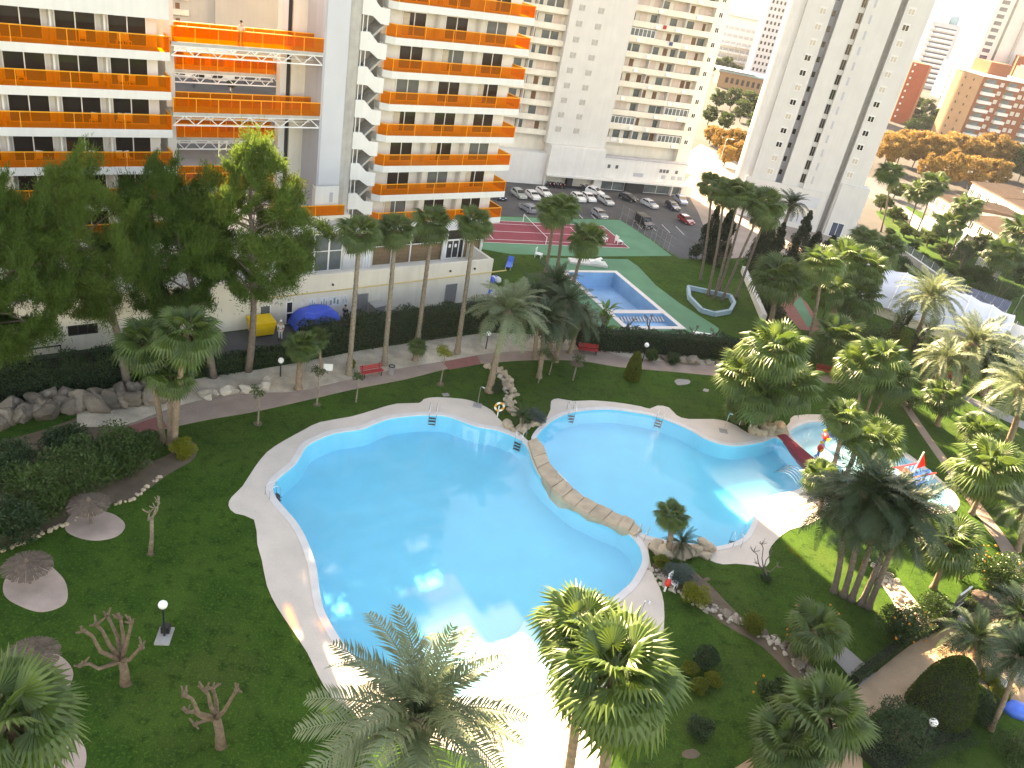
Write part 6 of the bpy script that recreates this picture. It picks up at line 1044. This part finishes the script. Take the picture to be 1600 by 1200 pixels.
for i, (px, m) in enumerate((((582, 488), 'black'), ((588, 494), 'metal'))):
    g = G(*px); t = thing('wheeled_bin', ('dark wheeled bin by the grey service door', 'grey lidded wheeled bin by the service door')[i], 'bin', (g.x, g.y, .02), HROT + .2); MB().add([(-.5, -.35, .1), (.5, -.35, .1), (.5, .35, .1), (-.5, .35, .1), (-.62, -.45, 1.1), (.62, -.45, 1.1), (.62, .45, 1.1), (-.62, .45, 1.1)], [(0, 3, 2, 1), (0, 1, 5, 4), (1, 2, 6, 5), (2, 3, 7, 6), (3, 0, 4, 7)]).build('body', M[m], t); MB().add([(-.64, -.47, 1.11), (.64, -.47, 1.11), (.64, .47, 1.25), (-.64, .47, 1.25), (-.64, -.47, 1.16), (.64, -.47, 1.16), (.64, .47, 1.3), (-.64, .47, 1.3)], [(4, 5, 6, 7), (0, 1, 5, 4), (1, 2, 6, 5), (2, 3, 7, 6), (3, 0, 4, 7)]).build('lid', M['metal'], t); [MB().lathe([(.09, -.03), (.09, .03)], 9).build('wheel', M['rubber'], t, loc=(x, .3, .09), rot=(R(90), 0, 0)) for x in (-.45, .45)]
for i, (px, z) in enumerate((((772, 441), 0), ((765, 462), 0), ((795, 418), 0))):
    g = G(*px); t = thing(('rubbish_bags', 'rubbish_bags', 'blue_lounger')[i], ('heap of blue rubbish bags beside the podium corner', 'heap of pale blue bags at the end of the hedge', 'tipped blue lounger beside the podium steps')[i], ('bag', 'bag', 'lounger')[i], (g.x, g.y, .01), rp.uniform(0, 3))
    if i < 2:
        for k in range(5): MB().lathe([(.3, 0), (.42, .2), (.35, .5), (.08, .68)], 9).build('bag', M['toyblue'] if k % 2 == i else M['paper'], t, True, loc=(rp.uniform(-.7, .7), rp.uniform(-.5, .5), 0))
    else: MB().beam((-.9, 0, .35), (.6, 0, .45), .65, .06).build('bed', M['toyblue'], t); MB().beam((.6, 0, .45), (1.0, 0, 1.0), .65, .06).build('backrest', M['toyblue'], t); [MB().box(x - .03, y - .03, 0, x + .03, y + .03, .36).build('leg', M['whiteplastic'], t) for x in (-.8, .5) for y in (-.28, .28)]
# ---- street lamps
for i, (b, tp) in enumerate((((1122, 262), (1117, 212)), ((1462, 362), (1472, 345)), ((1578, 500), (1598, 458)))):
    g = G(*b, LOW); h = at_depth(*tp, g.y).z - LOW; t = thing('street_lamp', ('curved street lamp on the sunny street by the cream block', 'street lamp pole among the villa gardens', 'tall pale lamp pole beyond the solar panels')[i], 'lamp', (g.x, g.y, LOW)); MB().tube([(0, 0, 0), (0, 0, h - .6), (.3, 0, h - .1), (1.2, 0, h)], [.1, .07, .05, .04], 8).build('pole', M['metal'], t); MB().box(1.1, -.15, h - .08, 1.8, .15, h + .06).build('head', M['frame'], t)

# ---- cars
def car_parts(van=False, suv=False):
    t = thing('parked_car', 'x', 'car'); L, W, Hh = (4.9, 1.95, 2.15) if van else (4.1, 1.74, 1.6 if suv else 1.45)
    if van: pf = [(0, .35), (0, 1.9), (.15, 2.1), (3.3, 2.12), (3.95, 1.35), (4.75, 1.05), (4.9, .8), (4.88, .35)]
    else: pf = [(0, .3), (-.03, .75), (.05, .98), (.35, Hh - .1), (.75, Hh), (2.1, Hh - .02), (2.9, 1.0), (3.8, .86), (4.08, .7), (4.1, .3)]
    b = MB(); n = len(pf); ins = lambda z: (.0 if z < 1.02 else min(.2, (z - 1.02) * .42)) if not van else (.0 if z < 1.1 else (z - 1.1) * .08)
    b.add([(x - L / 2, -W / 2 + ins(z), z) for x, z in pf] + [(x - L / 2, W / 2 - ins(z), z) for x, z in pf], [tuple(range(n))] + [tuple(range(n, 2 * n))[::-1]] + [(j, i, i + n, j + n) for i, j in [(i, (i + 1) % n) for i in range(n)]]); b.build('body', M['car'], t)
    g = MB()
    if van:
        g.add([(3.36 - L / 2, -.8, 2.0), (3.36 - L / 2, .8, 2.0), (3.93 - L / 2, .86, 1.42), (3.93 - L / 2, -.86, 1.42)], [(0, 3, 2, 1)]); g.v = [(x + .02, y, z + .02) for x, y, z in g.v]
    else: g.add([(2.16 - L / 2, -.66, Hh - .09), (2.16 - L / 2, .66, Hh - .09), (2.86 - L / 2, .78, 1.05), (2.86 - L / 2, -.78, 1.05)], [(0, 3, 2, 1)]); g.v = [(x + .025, y, z + .02) for x, y, z in g.v]
    g.build('windscreen', M['glass'], t)
    r = MB(); r.add([(.08 - L / 2 - .02, -.7, 1.06), (.08 - L / 2 - .02, .7, 1.06), (.33 - L / 2 - .02, .62, Hh - .16), (.33 - L / 2 - .02, -.62, Hh - .16)] if not van else [(-L / 2 - .01, -.7, 1.2), (-L / 2 - .01, .7, 1.2), (-L / 2 - .01, .7, 1.85), (-L / 2 - .01, -.7, 1.85)], [(0, 3, 2, 1), (0, 1, 2, 3)]); r.build('rear_window', M['glass'], t)
    for s in (-1, 1):
        for x0, x1, x2, x3 in (((.5, 1.45, 1.45, .62), (1.53, 2.62, 2.08, 1.53)) if not van else ((2.3, 3.75, 3.3, 2.3),)):
            z0, z1 = (1.05, Hh - .13) if not van else (1.25, 1.95); w0, w1 = W / 2 - ins(z0) + .008, W / 2 - ins(z1) + .008; q = MB().add([(x0 - L / 2, s * w0, z0), (x1 - L / 2, s * w0, z0), (x2 - L / 2, s * w1, z1), (x3 - L / 2, s * w1, z1)], [(0, 1, 2, 3), (3, 2, 1, 0)]); q.build('side_window', M['glass'], t)
        for x in (.78, L - .82): w_ = link('wheel', WHEEL, t, (x - L / 2, s * (W / 2 - .1), .31), (R(90), 0, 0)); link('rim', RIM, w_, (0, 0, -s * .012))
        MB().box(L / 2 - .1, s * .62 - .16, .62, L / 2 + .012, s * .62 + .16, .78).build('headlight', M['lamp_glass'], t); MB().box(-L / 2 - .035, s * .66 - .12, .78, -L / 2 + .06, s * .66 + .12, .98).build('tail_light', M['taillight'], t)
        MB().box(L / 2 - 1.42, s * (W / 2 + .08) - .08, 1.0, L / 2 - 1.3, s * (W / 2 + .08) + .08, 1.12).build('mirror', M['black'], t)
    MB().box(L / 2 - .01, -.26, .4, L / 2 + .015, .26, .5).build('number_plate', M['plate'], t); return t
WHEEL = MB().lathe([(.2, -.1), (.31, -.09), (.31, .09), (.2, .1)], 16).mesh('wheel', M['rubber'], False); RIM = MB().lathe([(.19, -.1), (.14, -.105), (.05, -.1), (.05, .1), (.14, .105), (.19, .1)], 12).mesh('rim', M['metal'])
CARS = {'car': car_parts(), 'suv': car_parts(suv=True), 'van': car_parts(van=True)}; index_children(); usedc = set()
WH, SI, BK, DB, GY, RD, GN = (.75, .75, .74, 1), (.42, .44, .46, 1), (.015, .015, .017, 1), (.02, .03, .06, 1), (.25, .27, .3, 1), (.25, .015, .02, 1), (.34, .38, .36, 1)
for lab, k, px, dx, col in (('silver green estate car at the hotel end of the row', 'suv', (810, 308), (14, 10), GN), ('white hatchback beside the silver green estate', 'car', (832, 310), (12, 9), WH), ('white car half behind the tennis palms', 'car', (849, 305), (12, 8), WH), ('white saloon beside the silver saloon row, first of three', 'car', (903, 313), (12, 9), WH), ('white hatchback, middle of the three white ones', 'car', (919, 313), (12, 9), WH), ('white off roader behind the white hatchbacks', 'suv', (929, 304), (14, 5), WH), ('silver saloon ending the front row', 'car', (946, 318), (14, 9), SI), ('grey estate standing alone behind the court', 'suv', (824, 330), (-14, -9), GY), ('blue grey car half hidden by the sunlit palm', 'car', (936, 339), (13, 9), GY), ('black saloon before the glass entrance', 'car', (981, 313), (14, 5), BK), ('silver saloon in the middle of the car park', 'car', (1014, 323), (14, 7), SI), ('dark blue car beside the silver blue one', 'car', (1050, 326), (13, 9), DB), ('silver blue estate by the entrance corner', 'suv', (1063, 317), (11, 9), (.3, .34, .42, 1)), ('black van parked by the green court', 'van', (1004, 353), (13, 10), BK), ('red car beside the dark conifers', 'car', (1071, 348), (13, 8), RD), ('dark blue car half hidden behind the hotel balconies', 'car', (778, 310), (12, 9), DB)):
    c = CARS[k] if k not in usedc else copy_tree(CARS[k]); usedc.add(k); g = G(*px, LOW); q = G(px[0] + dx[0], px[1] + dx[1], LOW) - g; c.location = (g.x, g.y, LOW + .025); c.rotation_euler = (0, 0, math.atan2(q.y, q.x)); c.scale = (.93,) * 3; tag(c, lab, 'car', 'cars in the car park')
    if c.name not in KIDS: index_children()
    for ch in KIDS.get(c.name, []):
        if ch.name.startswith('body'): ch.color = col
index_children()
# ---- motorbikes under the canopy
def motorbike():
    t = thing('motorbike', 'x', 'motorbike')
    for x in (-.62, .62): mb = MB(); mb.tube([(x + .28 * math.cos(a), 0, .3 + .28 * math.sin(a)) for a in [i / 12 * 6.2832 for i in range(13)]], .06, 6); mb.build('wheel', M['rubber'], t)
    MB().add([(-.75, -.14, .55), (.3, -.16, .4), (.45, -.12, .75), (-.1, -.16, .8), (-.75, .14, .55), (.3, .16, .4), (.45, .12, .75), (-.1, .16, .8)], [(0, 1, 2, 3), (7, 6, 5, 4), (3, 2, 6, 7), (0, 3, 7, 4), (0, 4, 5, 1), (1, 5, 6, 2)]).build('body', M['car'], t); MB().box(-.8, -.15, .8, .05, .15, .9).build('seat', M['black'], t); mb = MB(); mb.beam((.62, 0, .3), (.4, 0, 1.0), .08); mb.beam((.4, -.32, 1.02), (.4, .32, 1.02), .05); mb.build('handlebar', M['black'], t); MB().lathe([(.03, 0), (.1, .05), (.1, .1)], 9).build('headlight', M['lamp_glass'], t, loc=(.52, 0, .85), rot=(0, R(90), 0)); return t
MBK = motorbike(); index_children()
for i in range(7):
    c = MBK if i == 0 else copy_tree(MBK); x = (-11.3, -10.5, -9.8, -9.0, -8.2, -3.6, -2.6)[i]; P = Vector((8.8, 169.5)) + Vector((.915, .403)) * x + Vector((.403, -.915)) * 2.2; c.location = (P.x, P.y, LOW + .02); c.rotation_euler = (0, 0, R(-60 + 12 * (i % 3))); tag(c, '%s parked motorbike from the hotel side under the cream block canopy' % ORD[i], 'motorbike', 'motorbikes under the canopy')
index_children()
for i, o_ in enumerate([o_ for o_ in bpy.data.objects if o_.parent and o_.parent.name.startswith('motorbike') and o_.name.startswith('body')]): o_.color = ((.03, .03, .035, 1), (.2, .02, .02, 1), (.05, .06, .1, 1))[i % 3]

# ---- people
def skinned(name, pts, edges, rad, m, parent, sub=1):
    me = bpy.data.meshes.new(name); me.from_pydata(pts, edges, []); me.materials.append(M[m]); o = link(name, me, parent); sk = o.modifiers.new('skin', 'SKIN'); sk.use_smooth_shade = True
    for i, r in enumerate(rad): me.skin_vertices[0].data[i].radius = (r, r * (.8 if i < 3 else 1))
    me.skin_vertices[0].data[0].use_root = True
    if sub: s = o.modifiers.new('sub', 'SUBSURF'); s.levels = sub; s.render_levels = sub
    return o
def person(label, loc, rz, top, bottom, hat=None, lean=0.0, z=0.0, group=None):
    t = thing('person', label, 'person', (loc[0], loc[1], z), rz, group); ln = lean
    J = [(0, 0, .95), (0, ln * .5, 1.15), (0, ln, 1.42), (0, ln * 1.1, 1.52), (0, ln * 1.15 + .01, 1.60), (0, ln * 1.2 + .01, 1.73), (-.2, ln, 1.40), (-.25, ln + .03, 1.12), (-.22, ln + .2, .9), (-.21, ln + .27, .82), (.2, ln, 1.40), (.25, ln + .03, 1.12), (.22, ln + .18, .88), (.21, ln + .25, .8), (-.1, 0, .88), (-.11, .06, .5), (-.12, -.02, .09), (-.13, .13, .04), (.1, 0, .88), (.11, -.02, .5), (.12, -.14, .1), (.13, .0, .04)]
    E = [(0, 1), (1, 2), (2, 3), (3, 4), (4, 5), (2, 6), (6, 7), (7, 8), (8, 9), (2, 10), (10, 11), (11, 12), (12, 13), (0, 14), (14, 15), (15, 16), (16, 17), (0, 18), (18, 19), (19, 20), (20, 21)]
    rad = [.13, .125, .13, .055, .085, .075, .065, .05, .04, .04, .065, .05, .04, .04, .09, .065, .045, .04, .09, .065, .045, .04]
    skinned('body', J, E, rad, 'skin', t)
    sh = [J[i] for i in (0, 1, 2, 6, 7, 10, 11)]; skinned('shirt', [(x, y, zz - .0) for x, y, zz in sh], [(0, 1), (1, 2), (2, 3), (3, 4), (2, 5), (5, 6)], [.155, .15, .15, .085, .07, .085, .07], top, t)
    tr = [J[i] for i in (0, 14, 15, 16, 18, 19, 20)]; skinned('trousers', tr, [(0, 1), (1, 2), (2, 3), (0, 4), (4, 5), (5, 6)], [.15, .11, .085, .065, .11, .085, .065], bottom, t)
    hx, hy, hz_ = J[5]; MB().lathe([(.1, -.06), (.105, .02), (.07, .085), (.01, .11)], 12).build(hat and 'cap' or 'hair', M[hat or 'hair'], t, True, loc=(hx, hy - .015, hz_ + .005))
    for s in (-1, 1): MB().lathe([(.01, -.012), (.012, 0), (.01, .012)], 6).build('eye', M['hair'], t, loc=(s * .033, ln * 1.2 + .088, 1.685)); MB().box(s * .12 - .05, (.02 if s < 0 else -.12) - .03, 0, s * .12 + .05, (.02 if s < 0 else -.12) + .2, .08).build('shoe', M['cloth_dark'], t)
    MB().add([(-.012, ln * 1.2 + .085, 1.67), (.012, ln * 1.2 + .085, 1.67), (0, ln * 1.2 + .115, 1.635)], [(0, 2, 1)]).build('nose', M['skin'], t); return t
g = G(438, 531); person('person in white shirt and white cap walking in the service yard', g, HROT + 2.6, 'cloth_white', 'cloth_white', 'whiteplastic', z=.02); g = G(538, 505); person('person in dark clothes standing by the blue tarpaulin', g, HROT - 1, 'cloth_dark', 'cloth_dark', z=.02)
p = hp(5.3, .45); person('person in pink shirt leaning on the rail of the top footbridge', p.xy, HROT + math.pi, 'salmon', 'cloth_blue', lean=.12, z=21.53)
for i, (px, m) in enumerate((((303, 138), 'cloth_dark'), ((368, 128), 'cloth_blue'), ((383, 133), 'cloth_dark'), ((360, 152), 'cloth_white'))): g = G(*px, 0); person(('person in black by the arched shop front', 'person in jeans on the street pavement between the bridges', 'person in dark clothes beside the street tree', 'person in a white top crossing the street')[i], g, rp.uniform(0, 6), m, 'cloth_dark', z=.03, group=None)

# ================================================================== the air: thin sea haze over the town
hz_m = bpy.data.materials.new('haze'); hz_m.use_nodes = True; _nt = hz_m.node_tree; _nt.nodes.remove(_nt.nodes['Principled BSDF'])
_pv = _nt.nodes.new('ShaderNodeVolumePrincipled'); _pv.inputs['Color'].default_value = (.80, .90, 1, 1); _pv.inputs['Density'].default_value = .00008; _pv.inputs['Anisotropy'].default_value = .2
_nt.links.new(_pv.outputs[0], _nt.nodes['Material Output'].inputs['Volume'])
tag(MB().box(-60500, -500, LOW - 2.6, 60500, 60500, 96).build('haze', hz_m), 'thin pale sea haze over the gardens and towers', 'haze', kind='stuff')
sc.cycles.volume_bounces = 0
